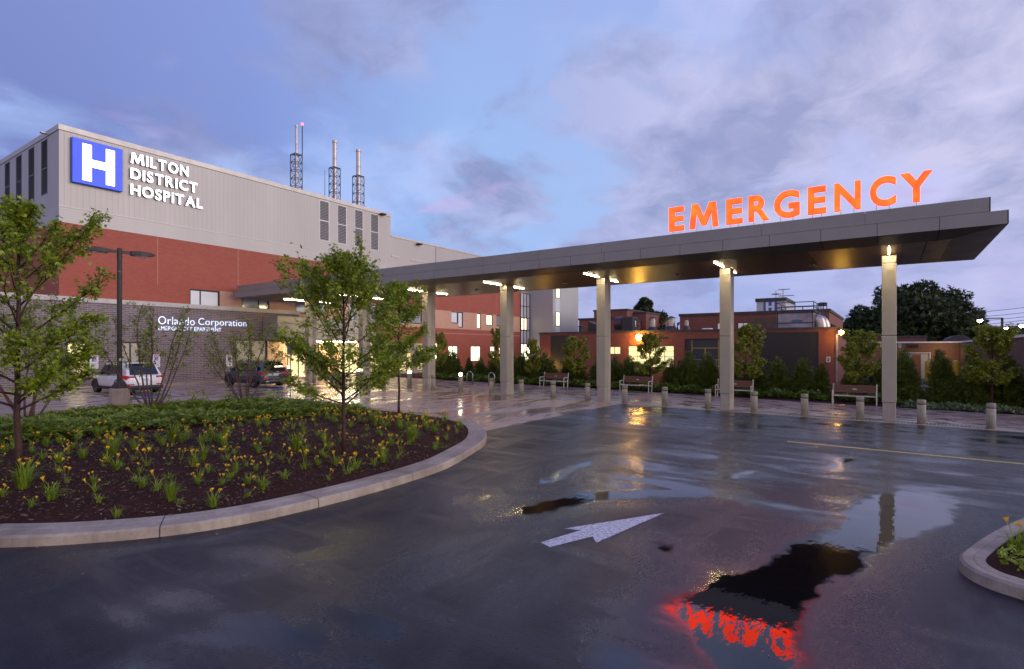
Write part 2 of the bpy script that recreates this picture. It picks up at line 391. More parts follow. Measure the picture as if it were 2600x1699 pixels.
def mk_blind(name, col, strength):
    """vertical-blind window lit from within"""
    m, t, p, out = base_mat(name); x, y, z = t.xyz(wpos(t))
    f = t.math('FRACT', t.math('DIVIDE', t.math('ADD', x, y), .13)); n = t.noise(wpos(t), 1.4, 4)
    c = t.mix(t.rng(f, .05, .9), tuple(q * .66 for q in col), col); c = t.mix(t.rng(n, .3, .7, 0, .4), c, tuple(q * .6 for q in col))
    t.put(p.inputs['Emission Color'], c); p.inputs['Emission Strength'].default_value = strength
    p.inputs['Base Color'].default_value = (*col, 1); p.inputs['Roughness'].default_value = .2; return m

M = dict(
    asphalt=mk_asphalt(), apron=mk_apron(), pavers=mk_pavers(), mulch=mk_mulch(), wood=mk_wood(),
    kerb=mk_concrete('kerb_concrete', (.25, .19, .145), (.42, .34, .27), .45, .6), column_c=mk_concrete('column_concrete', (.32, .28, .25), (.43, .38, .34), .15, .6),
    bollard=mk_concrete('bollard_concrete', (.26, .24, .20), (.42, .39, .33), .9, .85), lampbase=mk_concrete('lamp_base_concrete', (.30, .23, .20), (.42, .33, .29), .4, .75),
    tan=mk_concrete('tan_edge', (.30, .235, .17), (.42, .34, .26), .3, .5, False),
    white_paint=mk_paint('white_paint', (.66, .64, .68), 1.0), yellow_paint=mk_paint('yellow_paint', (.78, .58, .12), .1), blue_paint=mk_paint('blue_paint', (.05, .12, .42), .6),
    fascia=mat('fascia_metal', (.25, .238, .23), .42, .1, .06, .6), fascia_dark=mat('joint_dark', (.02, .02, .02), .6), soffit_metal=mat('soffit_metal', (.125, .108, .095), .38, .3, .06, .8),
    clad=mat('column_cladding', (.36, .335, .285), .38, .25, .05, 1.5), steel=mat('brushed_steel', (.46, .45, .46), .32, .85, .12, 5), galv=mat('galvanised', (.34, .32, .34), .45, .7, .2, 6),
    darksteel=mat('dark_steel', (.05, .045, .05), .5, .4, .2, 5), bronze=mat('bronze_paint', (.040, .028, .025), .55, .1, .15, 4, .1, 90),
    siding=siding('vertical_siding', (.435, .405, .388)), siding_h=siding('horizontal_siding', (.452, .424, .406), True, .15), tower=siding('tower_siding', (.45, .435, .425), False, .2),
    parapet=mat('parapet_metal', (.50, .46, .43), .45, .3, .06, .7),
    red=brick('red_brick', (.345, .076, .047), (.395, .098, .060), (.29, .10, .08), .24, .08, .007), cream=brick('buff_brick', (.60, .31, .20), (.66, .37, .25), (.42, .30, .24), .24, .08, .01),
    dark=brick('dark_brick', (.095, .068, .078), (.185, .140, .155), (.34, .295, .31), .46, .12, .017, .55, .5, .25), old=brick('old_brick', (.185, .046, .031), (.24, .066, .045), (.19, .10, .08), .24, .085, .012, .75, .5, .3),
    stone=brick('split_stone', (.55, .36, .21), (.64, .44, .28), (.30, .20, .12), .6, .32, .012, .8, .8, .35), terracotta=siding('terracotta_panel', (.36, .080, .045), False, .6, .5, .0),
    coping=mk_concrete('coping_stone', (.46, .43, .41), (.58, .55, .53), .2, .6), louver=mat('louver_metal', (.16, .155, .16), .5, .3, .1, 3), louver_mid=mat('louver_slat', (.33, .315, .31), .5, .2, .06, 3), louver_light=mat('louver_frame', (.60, .57, .56), .45, .2, .05, 3),
    winframe=mat('window_frame', (.018, .015, .016), .4, .2), glass=mk_glass('dark_glass'), glass_sky=mk_glass('sky_glass', (.20, .21, .23), .12), carglass=mk_glass('car_glass', (.010, .011, .014), .02),
    corr=siding('corrugated_dark', (.030, .025, .028), False, .2, .45, .2), corr_white=siding('corrugated_white', (.52, .50, .55), False, .22, .45, .1), roofing=mat('roofing', (.06, .055, .055), .8, 0, .3, 2, .4, 20),
    darkpanel=mat('dark_panel', (.035, .036, .055), .35, .1), mustard=mat('mustard_frame', (.30, .22, .05), .5), wood_door=mat('wood_door', (.28, .10, .05), .5, 0, .25, 5),
    bench_wood=mat('bench_wood', (.115, .028, .022), .35, 0, .25, 7), white=mat('white_metal', (.74, .72, .72), .45), tire=mat('tyre_rubber', (.012, .012, .013), .65, 0, .2, 8, .3, 60), rim=mat('alloy', (.50, .50, .52), .25, .9),
    car_white=mat('pearl_white_paint', (.74, .72, .72), .22, .0, .03, 1, 0, 40, .5, .8), car_grey=mat('graphite_paint', (.060, .063, .085), .22, .45, .08, 1, 0, 40, .5, 1.0), trim=mat('car_trim', (.022, .021, .022), .5), chrome=mat('chrome', (.68, .68, .70), .12, 1.0, .04),
    tail=emit('tail_lens', (.55, .012, .014), .10, .2, 9, (.35, .01, .01)), plate=mat('plate', (.55, .55, .58), .4), tank=mat('weathered_zinc', (.30, .27, .32), .55, .3, .35, 1.2), pipe=mat('pipe_metal', (.46, .40, .38), .35, .8, .15, 2),
    strip=emit('linear_lamp', (1.0, .80, .46), 150.0), sodium=emit('sodium_lamp', (1.0, .52, .06), 90.0), led=emit('white_lamp', (1.0, .95, .75), 60.0), red_lamp=emit('red_beacon', (1.0, .06, .07), 3.5),
    sign_white=emit('sign_white', (.97, .98, 1.0), 3.0), sign_blue=emit('sign_blue', (.012, .040, .72), 1.1, .15, 1.2, (.01, .03, .3)), letter_back=mat('letter_sides', (.45, .44, .44), .5), halo=emit('halo_letters', (.62, .74, 1.0), .8, .3, 6),
    emerg=None, warm_win=mk_blind('lit_blinds', (1.0, .86, .52), 1.35), bright_win=mk_blind('bright_lit_blinds', (1.0, .90, .62), 2.4), taupe_win=mk_blind('taupe_blinds', (.30, .265, .21), .26), grey_win=mk_blind('grey_blinds', (.50, .49, .53), .34), shop=mk_blind('workshop_light', (.85, .80, .42), .85),
    cream_wall=mat('interior_cream', (.78, .72, .52), .6), blue=mat('blue_metal', (.03, .10, .42), .45), sign_sheet=mat('sign_sheet', (.68, .64, .66), .4), sign_red=mat('sign_red', (.50, .04, .04), .4), black=mat('sign_black', (.03, .03, .03), .5),
    soil=mat('lot_ground', (.055, .050, .048), .5, 0, .35, .4, .3, 6), lawn=mat('far_ground', (.035, .045, .02), .9, 0, .4, .3, .5, 2), hill=mat('far_hill', (.028, .045, .070), .9, 0, .2, .02),
    bark=mat('bark', (.050, .019, .014), .75, 0, .45, 9, .8, 30), twig=mat('shrub_bark', (.105, .052, .042), .75, 0, .35, 12, .5, 40),
    leaf=leafmat('maple_leaf', (.15, .225, .006), (.38, .45, .03)), leaf2=leafmat('serviceberry_leaf', (.14, .185, .010), (.29, .32, .04)), leaf_y=leafmat('young_maple_leaf', (.19, .225, .010), (.37, .38, .045)),
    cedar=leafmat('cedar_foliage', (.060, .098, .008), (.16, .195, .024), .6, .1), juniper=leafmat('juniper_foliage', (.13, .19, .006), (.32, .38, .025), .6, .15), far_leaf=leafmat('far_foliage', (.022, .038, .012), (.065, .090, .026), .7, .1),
    lily=leafmat('daylily_leaf', (.13, .215, .010), (.31, .39, .028), .45, .25), grassy=leafmat('grass_leaf', (.12, .20, .008), (.28, .37, .022), .45, .3), liriope=leafmat('border_leaf', (.065, .125, .008), (.15, .225, .018), .5, .2),
    petal=leafmat('petal', (.86, .50, .008), (.93, .62, .03), .5, .3), chips=leafmat('bark_chip', (.04, .016, .011), (.26, .14, .09), .8, .0), hosta=leafmat('pale_groundcover', (.07, .12, .03), (.20, .24, .11), .5, .2),
)
def mk_emerg():
    m, t, p, out = base_mat('orange_acrylic')
    n = t.noise(opos(t), 2.2, 3); c = t.mix(t.rng(n, .35, .65), (5.0, .11, .006), (5.0, .22, .008))
    t.put(p.inputs['Emission Color'], c); p.inputs['Emission Strength'].default_value = .75
    p.inputs['Base Color'].default_value = (.5, .08, .02, 1); return m
M['emerg'] = mk_emerg()
M['litter'] = leafmat('fallen_leaf', (.10, .07, .02), (.42, .30, .08), .5, .1)

# ------------------------------------------------------------------ ground, roads, kerbs
def sheet(name, poly, m, dz, kind='structure'):
    """flat ground sheet following the slope of the site"""
    o = MB().add([(x, y, gz(y) + dz) for x, y in poly], [tuple(range(len(poly)))]).build(name, m)
    return tag(o, kind=kind)
g = MB()
ys = [-900, -30, 46, 3500]; xs = [-1500, 28, 4500]
g.add([(x, y, gz(y) - .05) for y in ys for x in xs], [(r * 3 + c, r * 3 + c + 1, r * 3 + c + 4, r * 3 + c + 3) for r in range(3) for c in range(2)])
tag(g.build('ground', M['soil']), kind='structure')

def sdf(px, py, poly):
    """signed distance to a polygon, positive inside"""
    d = np.full(px.shape, 1e9); inside = np.zeros(px.shape, bool); n = len(poly)
    for i in range(n):
        ax, ay = poly[i]; bx, by = poly[(i + 1) % n]
        ex, ey = bx - ax, by - ay; wx, wy = px - ax, py - ay
        t = np.clip((wx * ex + wy * ey) / (ex * ex + ey * ey), 0, 1)
        d = np.minimum(d, (wx - ex * t) ** 2 + (wy - ey * t) ** 2)
        c = ((ay <= py) & (by > py)) | ((by <= py) & (ay > py))
        with np.errstate(divide='ignore', invalid='ignore'):
            xi = ax + (py - ay) * ex / (ey if ey != 0 else 1e-9)
        inside ^= c & (px < xi)
    d = np.sqrt(d); return np.where(inside, d, -d)
PUDDLES = [
    [(4.75, 1.25), (5.7, 1.95), (6.3, 1.93), (6.93, 1.8), (7.38, 1.34), (8.62, 1.07), (9.9, .62), (11.2, .55), (12.2, 0.2), (13.1, -.15), (13.2, -.95), (12.27, -1.0), (11.14, -.82), (9.17, .02), (8.01, .28), (7.15, .67), (6.4, .72), (5.71, .66), (4.8, .45), (4.0, .42), (3.6, .8), (4.0, 1.1)],
    [(7.2, 5.2), (7.75, 5.25), (8.6, 5.0), (9.6, 4.6), (10.1, 3.9), (10.9, 3.0), (10.3, 2.9), (9.6, 3.7), (8.9, 4.25), (7.6, 4.75)],
    [(9.2, 5.75), (10.3, 6.0), (11.6, 6.0), (11.9, 5.75), (11.0, 5.7), (10.2, 5.55), (9.5, 5.5)],
    [(7.2, 2.62), (7.5, 2.66), (7.55, 2.46), (7.25, 2.42)], [(7.75, 6.1), (8.1, 6.1), (8.05, 5.9), (7.7, 5.92)],
    [(12.0, 2.9), (13.2, 2.6), (13.4, 2.4), (12.2, 2.6)], [(14.2, 1.3), (16.0, .9), (16.1, .7), (14.4, 1.0)],
]
FILMS = [
    [(8.5, 5.6), (12.5, 5.8), (16.0, 4.8), (17.4, 2.0), (17.4, -3.5), (14.0, -3.0), (11.0, -.6), (9.5, .9), (10.2, 2.4), (9.6, 3.8)],
    [(18.4, 9.6), (24.5, 9.6), (24.5, -5.5), (18.3, -5.5)],
    [(1.5, 5.3), (2.9, 5.5), (4.1, 4.7), (3.9, 3.7), (2.5, 3.4), (1.4, 4.1)], [(2.2, 6.9), (4.2, 6.8), (5.6, 6.3), (4.2, 5.6), (2.2, 6.0)],
    [(4.2, 2.3), (5.6, 2.6), (7.0, 2.2), (7.6, 1.2), (6.0, .1), (4.0, .2)],
]
def make_road():
    x0, x1, y0, y1, st = -10.0, 24.78, -12.0, 10.66, .1
    nx = int(round((x1 - x0) / st)) + 1; ny = int(round((y1 - y0) / st)) + 1
    X, Y = np.meshgrid(np.linspace(x0, x1, nx), np.linspace(y0, y1, ny))
    Z = SL * Y + .004
    idx = np.arange(nx * ny).reshape(ny, nx)
    fc = np.stack([idx[:-1, :-1], idx[:-1, 1:], idx[1:, 1:], idx[1:, :-1]], -1).reshape(-1, 4)
    o = np_mesh('road', np.stack([X, Y, Z], -1).reshape(-1, 3), fc, M['asphalt'])
    w = np.full(X.shape, -5.0)
    for p in PUDDLES: w = np.maximum(w, sdf(X, Y, p))
    a = o.data.attributes.new('water', 'FLOAT', 'POINT'); a.data.foreach_set('value', w.astype(np.float32).ravel())
    w = np.full(X.shape, -5.0)
    for p in FILMS: w = np.maximum(w, sdf(X, Y, p))
    a = o.data.attributes.new('film', 'FLOAT', 'POINT'); a.data.foreach_set('value', w.astype(np.float32).ravel())
    tag(o, kind='structure')
make_road()
APY = 10.66
sheet('apron_paving', [(-30, APY), (24.78, APY), (24.78, 38.2), (-30, 38.2)], M['apron'], .008)
sheet('sidewalk', [(25.0, -5.6), (31.2, -5.6), (31.5, 2), (32.0, 8), (32.7, 16), (32.9, 30), (32.9, 38.2), (25.0, 38.2)], M['pavers'], .016)
k = MB(); k.prism([(24.78, -30), (25.0, -30), (25.0, 38.2), (24.78, 38.2)], 0, 1)
k = MB()
for a, b in [(-30 + i * 3.4, -30 + (i + 1) * 3.4 - .01) for i in range(20)]:
    k.add([(24.78, a, gz(a) - .05), (25.0, a, gz(a) - .05), (25.0, b, gz(b) - .05), (24.78, b, gz(b) - .05), (24.78, a, gz(a) + .013), (25.0, a, gz(a) + .018), (25.0, b, gz(b) + .018), (24.78, b, gz(b) + .013)],
          [(0, 1, 2, 3), (4, 7, 6, 5), (0, 4, 5, 1), (1, 5, 6, 2), (2, 6, 7, 3), (3, 7, 4, 0)])
tag(k.build('edge_strip_kerb', M['tan']), kind='structure')
k = MB()   # raised walk along the hospital wall
k.add([(-30, 38.2, gz(38.2)), (60, 38.2, gz(38.2)), (60, 39.5, gz(39.5)), (-30, 39.5, gz(39.5)), (-30, 38.2, gz(38.2) + .12), (60, 38.2, gz(38.2) + .12), (60, 39.5, gz(39.5) + .12), (-30, 39.5, gz(39.5) + .12)],
      [(4, 5, 6, 7), (0, 1, 5, 4), (1, 2, 6, 5), (3, 0, 4, 7)])
tag(k.build('wall_walk_pavement', M['kerb']), kind='structure')
# planting beds
sheet('far_planting_bed', [(31.2, -5.6), (44.5, -5.6), (44.5, 38), (32.9, 38), (32.9, 30), (32.7, 16), (32.0, 8), (31.5, 2)], M['mulch'], .012)
sheet('corner_planting_bed', [(27.2, -30), (44.5, -30), (44.5, -5.6), (30.2, -5.6), (28.6, -6.2), (27.2, -9)], M['mulch'], .014)
k = MB(); 
for yy in np.arange(-2.9, 6.2, .11):
    z = gz(yy) + .019
    k.add([(25.22, yy, z), (25.46, yy, z), (25.46, yy + .05, z), (25.22, yy + .05, z)], [(0, 1, 2, 3)], 0)
k.add([(25.2, -2.92, gz(-2.92) + .0175), (25.48, -2.92, gz(-2.92) + .0175), (25.48, 6.2, gz(6.2) + .0175), (25.2, 6.2, gz(6.2) + .0175)], [(0, 1, 2, 3)], 1)
tag(k.build('trench_drain', [M['galv'], M['fascia_dark']]), 'long steel trench drain grate set in the paving behind the nearest bollards', 'drain')
# road markings
sheet('yellow_lane_marking', [(17.86, 2.45), (17.98, 2.45), (17.95, -5.5), (17.83, -5.5)], M['yellow_paint'], .0085)
sheet('arrow_marking', [(6.58, 4.0), (6.50, 3.80), (7.22, 3.52), (7.02, 3.36), (8.95, 3.05), (7.28, 4.02), (7.36, 3.78)], M['white_paint'], .0085)
def line(name, a, b, w, m, dz=.012):
    a, b = Vector((*a, 0)), Vector((*b, 0)); n = (b - a).normalized().cross(Vector((0, 0, 1))) * w / 2
    sheet(name, [(p.x, p.y) for p in (a - n, b - n, b + n, a + n)], m, dz)
for i in range(7): line('yellow_hatch_marking', (7.6 + i * .75, 38.0 - i * .1), (8.9 + i * .5, 32.6), .1, M['yellow_paint'])
for x in (7.3, 11.2, 15.2, 17.9, 22.0): line('stall_line_marking', (x, 38.1), (x, 32.4), .1, M['white_paint'], .0125)
for x in (5.6, 13.2, 20.0):
    sheet('blue_stall_marking', [(x - .75, 30.5), (x + .75, 30.5), (x + .75, 32.0), (x - .75, 32.0)], M['blue_paint'], .0125)
    sheet('white_stall_border_marking', [(x - .9, 30.35), (x + .9, 30.35), (x + .9, 32.15), (x - .9, 32.15)], M['white_paint'], .0115)
line('white_lane_marking', (17.6, 13.6), (20.6, 13.2), .14, M['white_paint']); line('stop_line_marking', (8.2, 26.7), (12.0, 26.5), .12, M['white_paint'])

def smooth_closed(p, n=4):
    out = []; L = len(p)
    for i in range(L):
        p0, p1, p2, p3 = (np.array(p[(i + k) % L], float) for k in (-1, 0, 1, 2))
        for q in range(n):
            t = q / n; out.append(tuple(.5 * ((2 * p1) + (-p0 + p2) * t + (2 * p0 - 5 * p1 + 4 * p2 - p3) * t * t + (-p0 + 3 * p1 - 3 * p2 + p3) * t ** 3)))
    return out
ISL = smooth_closed([(2.23, 9.73), (3.0, 8.95), (3.85, 8.35), (4.7, 8.03), (5.6, 7.9), (6.5, 7.85), (7.5, 7.87), (8.64, 7.97), (9.6, 8.17), (11.0, 8.68), (12.0, 9.1), (13.1, 9.82), (14.1, 10.7), (14.8, 11.6), (15.3, 12.8),
                     (15.55, 14.2), (15.65, 16.6), (15.4, 19.2), (14.9, 21.5), (13.6, 23.3), (11.6, 24.35), (9.0, 24.7), (6.6, 24.4), (4.2, 23.4), (2.2, 21.6), (.8, 19.0), (.2, 16.0), (.4, 13.2), (1.2, 11.2)])
def offset(poly, d):
    out = []; n = len(poly)
    for i in range(n):
        a, b = Vector(poly[i - 1]), Vector(poly[(i + 1) % n]); t = (b - a).normalized(); out.append((poly[i][0] - t.y * d, poly[i][1] + t.x * d))
    return out
def make_island(name, outline, width, soil_name, h=.15):
    prof = [(0, -.03), (.015, h - .03), (.045, h), (width * .55, h), (width * .57, h - .006), (width * .6, h + .002), (width, h + .004), (width + .01, h - .06)]
    rings = [[(x, y, gz(y) + z) for x, y in offset(outline, o)] for o, z in prof]
    n = len(outline); kb = MB(); vs = [p for r in rings for p in r]; fs = []
    for i in range(len(prof) - 1):
        for j in range(n): fs.append((i * n + j, i * n + (j + 1) % n, (i + 1) * n + (j + 1) % n, (i + 1) * n + j))
    kb.add(vs, fs)
    acc = 0.0                                         # dark contraction joints across the top and face
    for j in range(n):
        a, b = Vector(outline[j]), Vector(outline[(j + 1) % n]); acc += (b - a).length
        if acc > 2.1:
            acc = 0.0; t = (b - a).normalized(); q = a
            nn = Vector((-t.y, t.x)); w = .006
            pr = [(-.003, 0), (.012, h - .025), (.043, h + .003), (width * .62, h + .006), (width, h + .007)]
            vs = []
            for o_, z_ in pr:
                for s_ in (-1, 1):
                    p_ = q + nn * o_ + t * s_ * w; vs.append((p_.x, p_.y, gz(p_.y) + z_))
            kb.add(vs, [(i * 2, i * 2 + 1, i * 2 + 3, i * 2 + 2) for i in range(4)], 1)
    tag(kb.build(name, [M['kerb'], M['fascia_dark']], smooth=False), kind='structure')
    inn = offset(outline, width + .005)
    tag(MB().add([(x, y, gz(y) + h - .01) for x, y in inn], [tuple(range(n))]).build(soil_name, M['mulch']), kind='structure')
    return inn
ISL_IN = make_island('island_kerb', ISL, .55, 'island_planting_bed')
RISL = smooth_closed([(8.14, -1.23), (8.33, -.92), (8.6, -.76), (8.95, -.73), (9.43, -.86), (10.5, -1.24), (11.6, -1.72), (13.0, -2.4), (14.5, -3.6), (15.0, -6), (13.5, -9), (10, -9.5), (8, -7), (7.6, -4), (7.7, -2.2)])
RISL = RISL[::-1]
RISL_IN = make_island('corner_island_kerb', RISL, .26, 'corner_island_planting_bed')
# tar sealed seams and a cut patch in the asphalt
def wavy(name, pts, w, m, dz, seed):
    g = random.Random(seed); q = []
    for (x0, y0), (x1, y1) in zip(pts[:-1], pts[1:]):
        n = max(2, int(math.hypot(x1 - x0, y1 - y0) / .35))
        for k in range(n): q.append((x0 + (x1 - x0) * k / n + g.gauss(0, .018), y0 + (y1 - y0) * k / n + g.gauss(0, .018)))
    q.append(pts[-1]); L, Rr = [], []
    for i, (x, y) in enumerate(q):
        a, b = Vector(q[max(0, i - 1)]), Vector(q[min(len(q) - 1, i + 1)]); t = (b - a).normalized(); ww = w * g.uniform(.6, 1.3) / 2
        L.append((x - t.y * ww, y + t.x * ww)); Rr.append((x + t.y * ww, y - t.x * ww))
    n = len(q); v = [(x, y, gz(y) + dz) for x, y in L + Rr]
    tag(MB().add(v, [(i, n + i, n + i + 1, i + 1) for i in range(n - 1)]).build(name, m), kind='structure')
M['seal'] = mat('bitumen_seal', (.008, .008, .010), .30, 0, .3, 6, .3, 60)
wavy('road_seam', [(21.6, 10.5), (21.2, 5.0), (20.9, 0.0), (20.6, -9)], .07, M['seal'], .0082, 3)
# ------------------------------------------------------------------ text
def text_polys(s, size=1.0, weight=0.0, depth=.05, space=1.0):
    """lettering as a mesh: returns (vertices, faces) with x to the right, y up, z forwards"""
    cu = bpy.data.curves.new('t', 'FONT'); cu.body = s; cu.size = size; cu.offset = weight; cu.extrude = depth / 2; cu.space_character = space
    cu.resolution_u = 4
    o = bpy.data.objects.new('t', cu); C.objects.link(o); dg = bpy.context.evaluated_depsgraph_get(); dg.update()
    me = bpy.data.meshes.new_from_object(o.evaluated_get(dg))
    v = [tuple(q.co) for q in me.vertices]; f = [tuple(p.vertices) for p in me.polygons]; nz = [p.normal.z for p in me.polygons]
    bpy.data.objects.remove(o); bpy.data.curves.remove(cu); bpy.data.meshes.remove(me)
    return v, f, nz
def M_polys(depth):
    o = [(0, 0), (.17, 0), (.21, .66), (.40, .10), (.54, .10), (.73, .66), (.77, 0), (.94, 0), (.86, 1.0), (.66, 1.0), (.47, .42), (.28, 1.0), (.08, 1.0)]
    o = [(x, y * .72) for x, y in o]; n = len(o); d = depth / 2
    v = [(x, y, d) for x, y in o] + [(x, y, -d) for x, y in o]
    f = [tuple(range(n)), tuple(range(2 * n - 1, n - 1, -1))] + [(i, n + i, n + (i + 1) % n, (i + 1) % n) for i in range(n)]
    return v, f, [1, -1] + [0] * n
def text_on(mb, s, org, right, up, w=None, h=None, weight=0.0, depth=.05, space=1.0, front=0, side=None):
    """fit lettering into width w / height h at org (lower left) along right / up"""
    v, f, nz = M_polys(depth) if s == 'M' and weight > .02 else text_polys(s, 1.0, weight, depth, space)
    if not v: return
    x0, x1 = min(q[0] for q in v), max(q[0] for q in v); y0, y1 = min(q[1] for q in v), max(q[1] for q in v)
    sy = h / (y1 - y0) if h else w / (x1 - x0); sx = w / (x1 - x0) if w else sy
    right, up = Vector(right), Vector(up); out = right.cross(up)
    vs = [Vector(org) + right * ((q[0] - x0) * sx) + up * ((q[1] - y0) * sy) + out * q[2] for q in v]
    for fi, n in zip(f, nz):
        pass
    o = len(mb.v); mb.v.extend([tuple(q) for q in vs]); mb.f.extend([tuple(i + o for i in fi) for fi in f])
    mb.m.extend([front if (n > .5 or side is None) else side for n in nz])

# ------------------------------------------------------------------ canopy
CB = 25.58                                              # column line
can = empty('entrance_canopy', (CB, 18, gz(18)), 'long grey metal entrance canopy with plank soffit on tall columns', 'canopy')
CY0, CY1 = -2.92, 39.0
XF, XB = 21.6, 29.6; Z0, Z1, Z2, ZS = 6.43, 6.84, 7.28, 6.30
def make_canopy():
    fa = MB(); n = 26; L = (CY1 - CY0) / n; gp = .014
    for i in range(n):
        a, b = CY0 + i * L + gp / 2, CY0 + (i + 1) * L - gp / 2
        fa.box(XF, XF + .03, a, b, Z0, Z1 - .006)                                    # lower fascia
        fa.box(XB - .03, XB, a, b, Z0, Z1 - .006)
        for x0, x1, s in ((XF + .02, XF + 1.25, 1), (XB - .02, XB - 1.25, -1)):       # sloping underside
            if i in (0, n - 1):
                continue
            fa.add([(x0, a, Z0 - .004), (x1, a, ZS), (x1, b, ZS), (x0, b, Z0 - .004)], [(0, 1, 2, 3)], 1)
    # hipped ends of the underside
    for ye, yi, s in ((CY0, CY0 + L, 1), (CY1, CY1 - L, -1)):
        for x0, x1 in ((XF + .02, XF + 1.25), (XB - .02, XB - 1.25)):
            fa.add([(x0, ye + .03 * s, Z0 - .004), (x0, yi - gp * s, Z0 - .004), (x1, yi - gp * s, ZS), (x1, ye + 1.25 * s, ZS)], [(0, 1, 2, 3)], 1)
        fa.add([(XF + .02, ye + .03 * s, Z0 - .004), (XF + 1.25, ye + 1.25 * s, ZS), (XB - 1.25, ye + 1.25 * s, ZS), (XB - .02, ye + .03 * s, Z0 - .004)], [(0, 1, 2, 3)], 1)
        fa.box(XF, XB, min(ye, ye + .03 * s), max(ye, ye + .03 * s), Z0, Z1 - .006)
    fa.box(XF + .035, XB - .035, CY0 + .05, CY1 - .05, Z0 + .08, Z1, 2)              # dark backing behind the joints
    fa.build('fascia', [M['fascia'], M['soffit_metal'], M['fascia_dark']], can)
    pa = MB(); m = 13; L2 = (CY1 - CY0 - .8) / m
    for i in range(m):
        a, b = CY0 + .4 + i * L2 + .004, CY0 + .4 + (i + 1) * L2 - .004
        pa.box(XF + .05, XF + .08, a, b, Z1 + .012, Z2); pa.box(XB - .35, XB - .32, a, b, Z1 + .012, Z2)
    for ye, s in ((CY0 + .4, 1), (CY1 - .4, -1)): pa.box(XF + .05, XB - .32, min(ye, ye + .03 * s), max(ye, ye + .03 * s), Z1 + .012, Z2)
    pa.box(XF + .08, XB - .35, CY0 + .43, CY1 - .43, Z1, Z2 - .06, 1)
    pa.build('parapet', [M['fascia'], M['fascia_dark']], can)
    so = MB(); m = 13; x0, x1 = XF + 1.27, XB - 1.27
    ya, yb = CY0 + 1.6 + .9, CY1 - 1.6
    L3 = (yb - ya) / m
    for i in range(m): so.add([(x0, ya + i * L3 + .008, ZS + .004), (x1, ya + i * L3 + .008, ZS + .004), (x1, ya + (i + 1) * L3 - .008, ZS + .004), (x0, ya + (i + 1) * L3 - .008, ZS + .004)], [(0, 1, 2, 3)])
    so.build('soffit', M['wood'], can)
    for a, b in ((CY0 + 1.25, CY0 + 1.85), (CY0 + 1.88, ya - .01), (yb + .01, CY1 - 1.25)):
        en = MB(); en.add([(x0 - .02, a, ZS), (x1 + .02, a, ZS), (x1 + .02, b, ZS), (x0 - .02, b, ZS)], [(0, 1, 2, 3)]); en.build('soffit_end_panel', M['soffit_metal'], can)
    bk = MB(); bk.add([(x0 - .3, CY0 + 1, ZS + .05), (x1 + .3, CY0 + 1, ZS + .05), (x1 + .3, CY1 - 1, ZS + .05), (x0 - .3, CY1 - 1, ZS + .05)], [(0, 1, 2, 3)]); bk.build('soffit_backing', M['fascia_dark'], can)
    for i in range(7):
        yc = -.02 + 5.93 * i; zb = gz(yc)
        co = MB(); co.bbox(25.60, 25.94, yc - .215, yc + .215, zb, ZS - .02, .012); co.bbox(25.24, 25.60, yc - .205, yc + .205, zb, zb + .72, .012)
        c = co.build('column', M['column_c'], can)
        cl = MB()
        zz = [zb + .725, zb + 3.25, ZS - .30, ZS - .02]
        for a, b in zip(zz[:-1], zz[1:]): cl.bbox(25.225, 25.585, yc - .23, yc + .23, a + .005, b - .005, .012)
        cl.build('cladding', M['clad'], c)
        if i == 0:
            hd = MB(); hd.box(25.222, 25.226, yc - .16, yc + .06, zb + 1.0, zb + 1.3); hd.build('access_panel', M['clad'], c)
        li = MB(); x0_, x1_ = (23.4, 25.0)
        li.bbox(x0_, x1_, yc - .015, yc + .015, ZS - .018, ZS + .002, .006); li.build('linear_light', M['strip'], can)
        if i > 0:
            li = MB(); li.bbox(26.3, 27.3, yc - .015, yc + .015, ZS - .018, ZS + .002, .01); li.build('linear_light', M['strip'], can)
    for yy in (2.6, 8.3, 14.4, 20.4):
        s_ = MB(); s_.lathe([(.0, 0), (.09, .0), (.11, .03), (.11, .09), (0, .09)], 14, (26.2, yy, ZS - .085)); s_.build('camera_dome', M['soffit_metal'], can, True)
make_canopy()

def make_emergency():
    root = empty('emergency_sign', (22.05, 3.0, Z2), 'glowing orange EMERGENCY letters standing along the canopy edge', 'sign')
    spans = [('E', 237, 324), ('M', 361, 531), ('E', 582, 678), ('R', 716, 840), ('G', 870, 1023), ('E', 1074, 1183), ('N', 1234, 1392), ('C', 1448, 1606), ('Y', 1634, 1826)]
    zb, zt = 7.475, 8.42
    for ch, a, b in spans:
        ya = on_x(1600 + a / 2.38, 540, 22.0).y; yb = on_x(1600 + b / 2.38, 540, 22.0).y
        mb = MB(); o = .012 if ch in 'GC' else 0
        text_on(mb, ch, (22.0, ya, zb - o), (0, -1, 0), (0, 0, 1), w=abs(yb - ya), h=zt - zb + 2 * o, weight=.030, depth=.12, front=0, side=1)
        l = mb.build('letter', [M['emerg'], M['letter_glow']], root)
        st = MB()
        for f in ((.25, .75) if ch not in 'Y' else (.5,)):
            y = ya + (yb - ya) * f; st = MB(); st.path([(22.0, y, Z2 - .05), (22.0, y, zb + .05)], .012, 6); st.build('support_rod', M['steel'], l)
    for y in (6.4, 5.2, 3.9, 2.7, 1.5, .2, -.4): bx = MB(); bx.bbox(22.2, 22.5, y - .25, y + .25, Z2 - .06, Z2 + .06, .02); bx.build('power_supply', M['galv'], root)
mm, tt, pp, oo = base_mat('letter_glow'); pp.inputs['Emission Color'].default_value = (4, .05, .012, 1); pp.inputs['Emission Strength'].default_value = .9; pp.inputs['Base Color'].default_value = (.4, .05, .03, 1); M['letter_glow'] = mm
make_emergency()

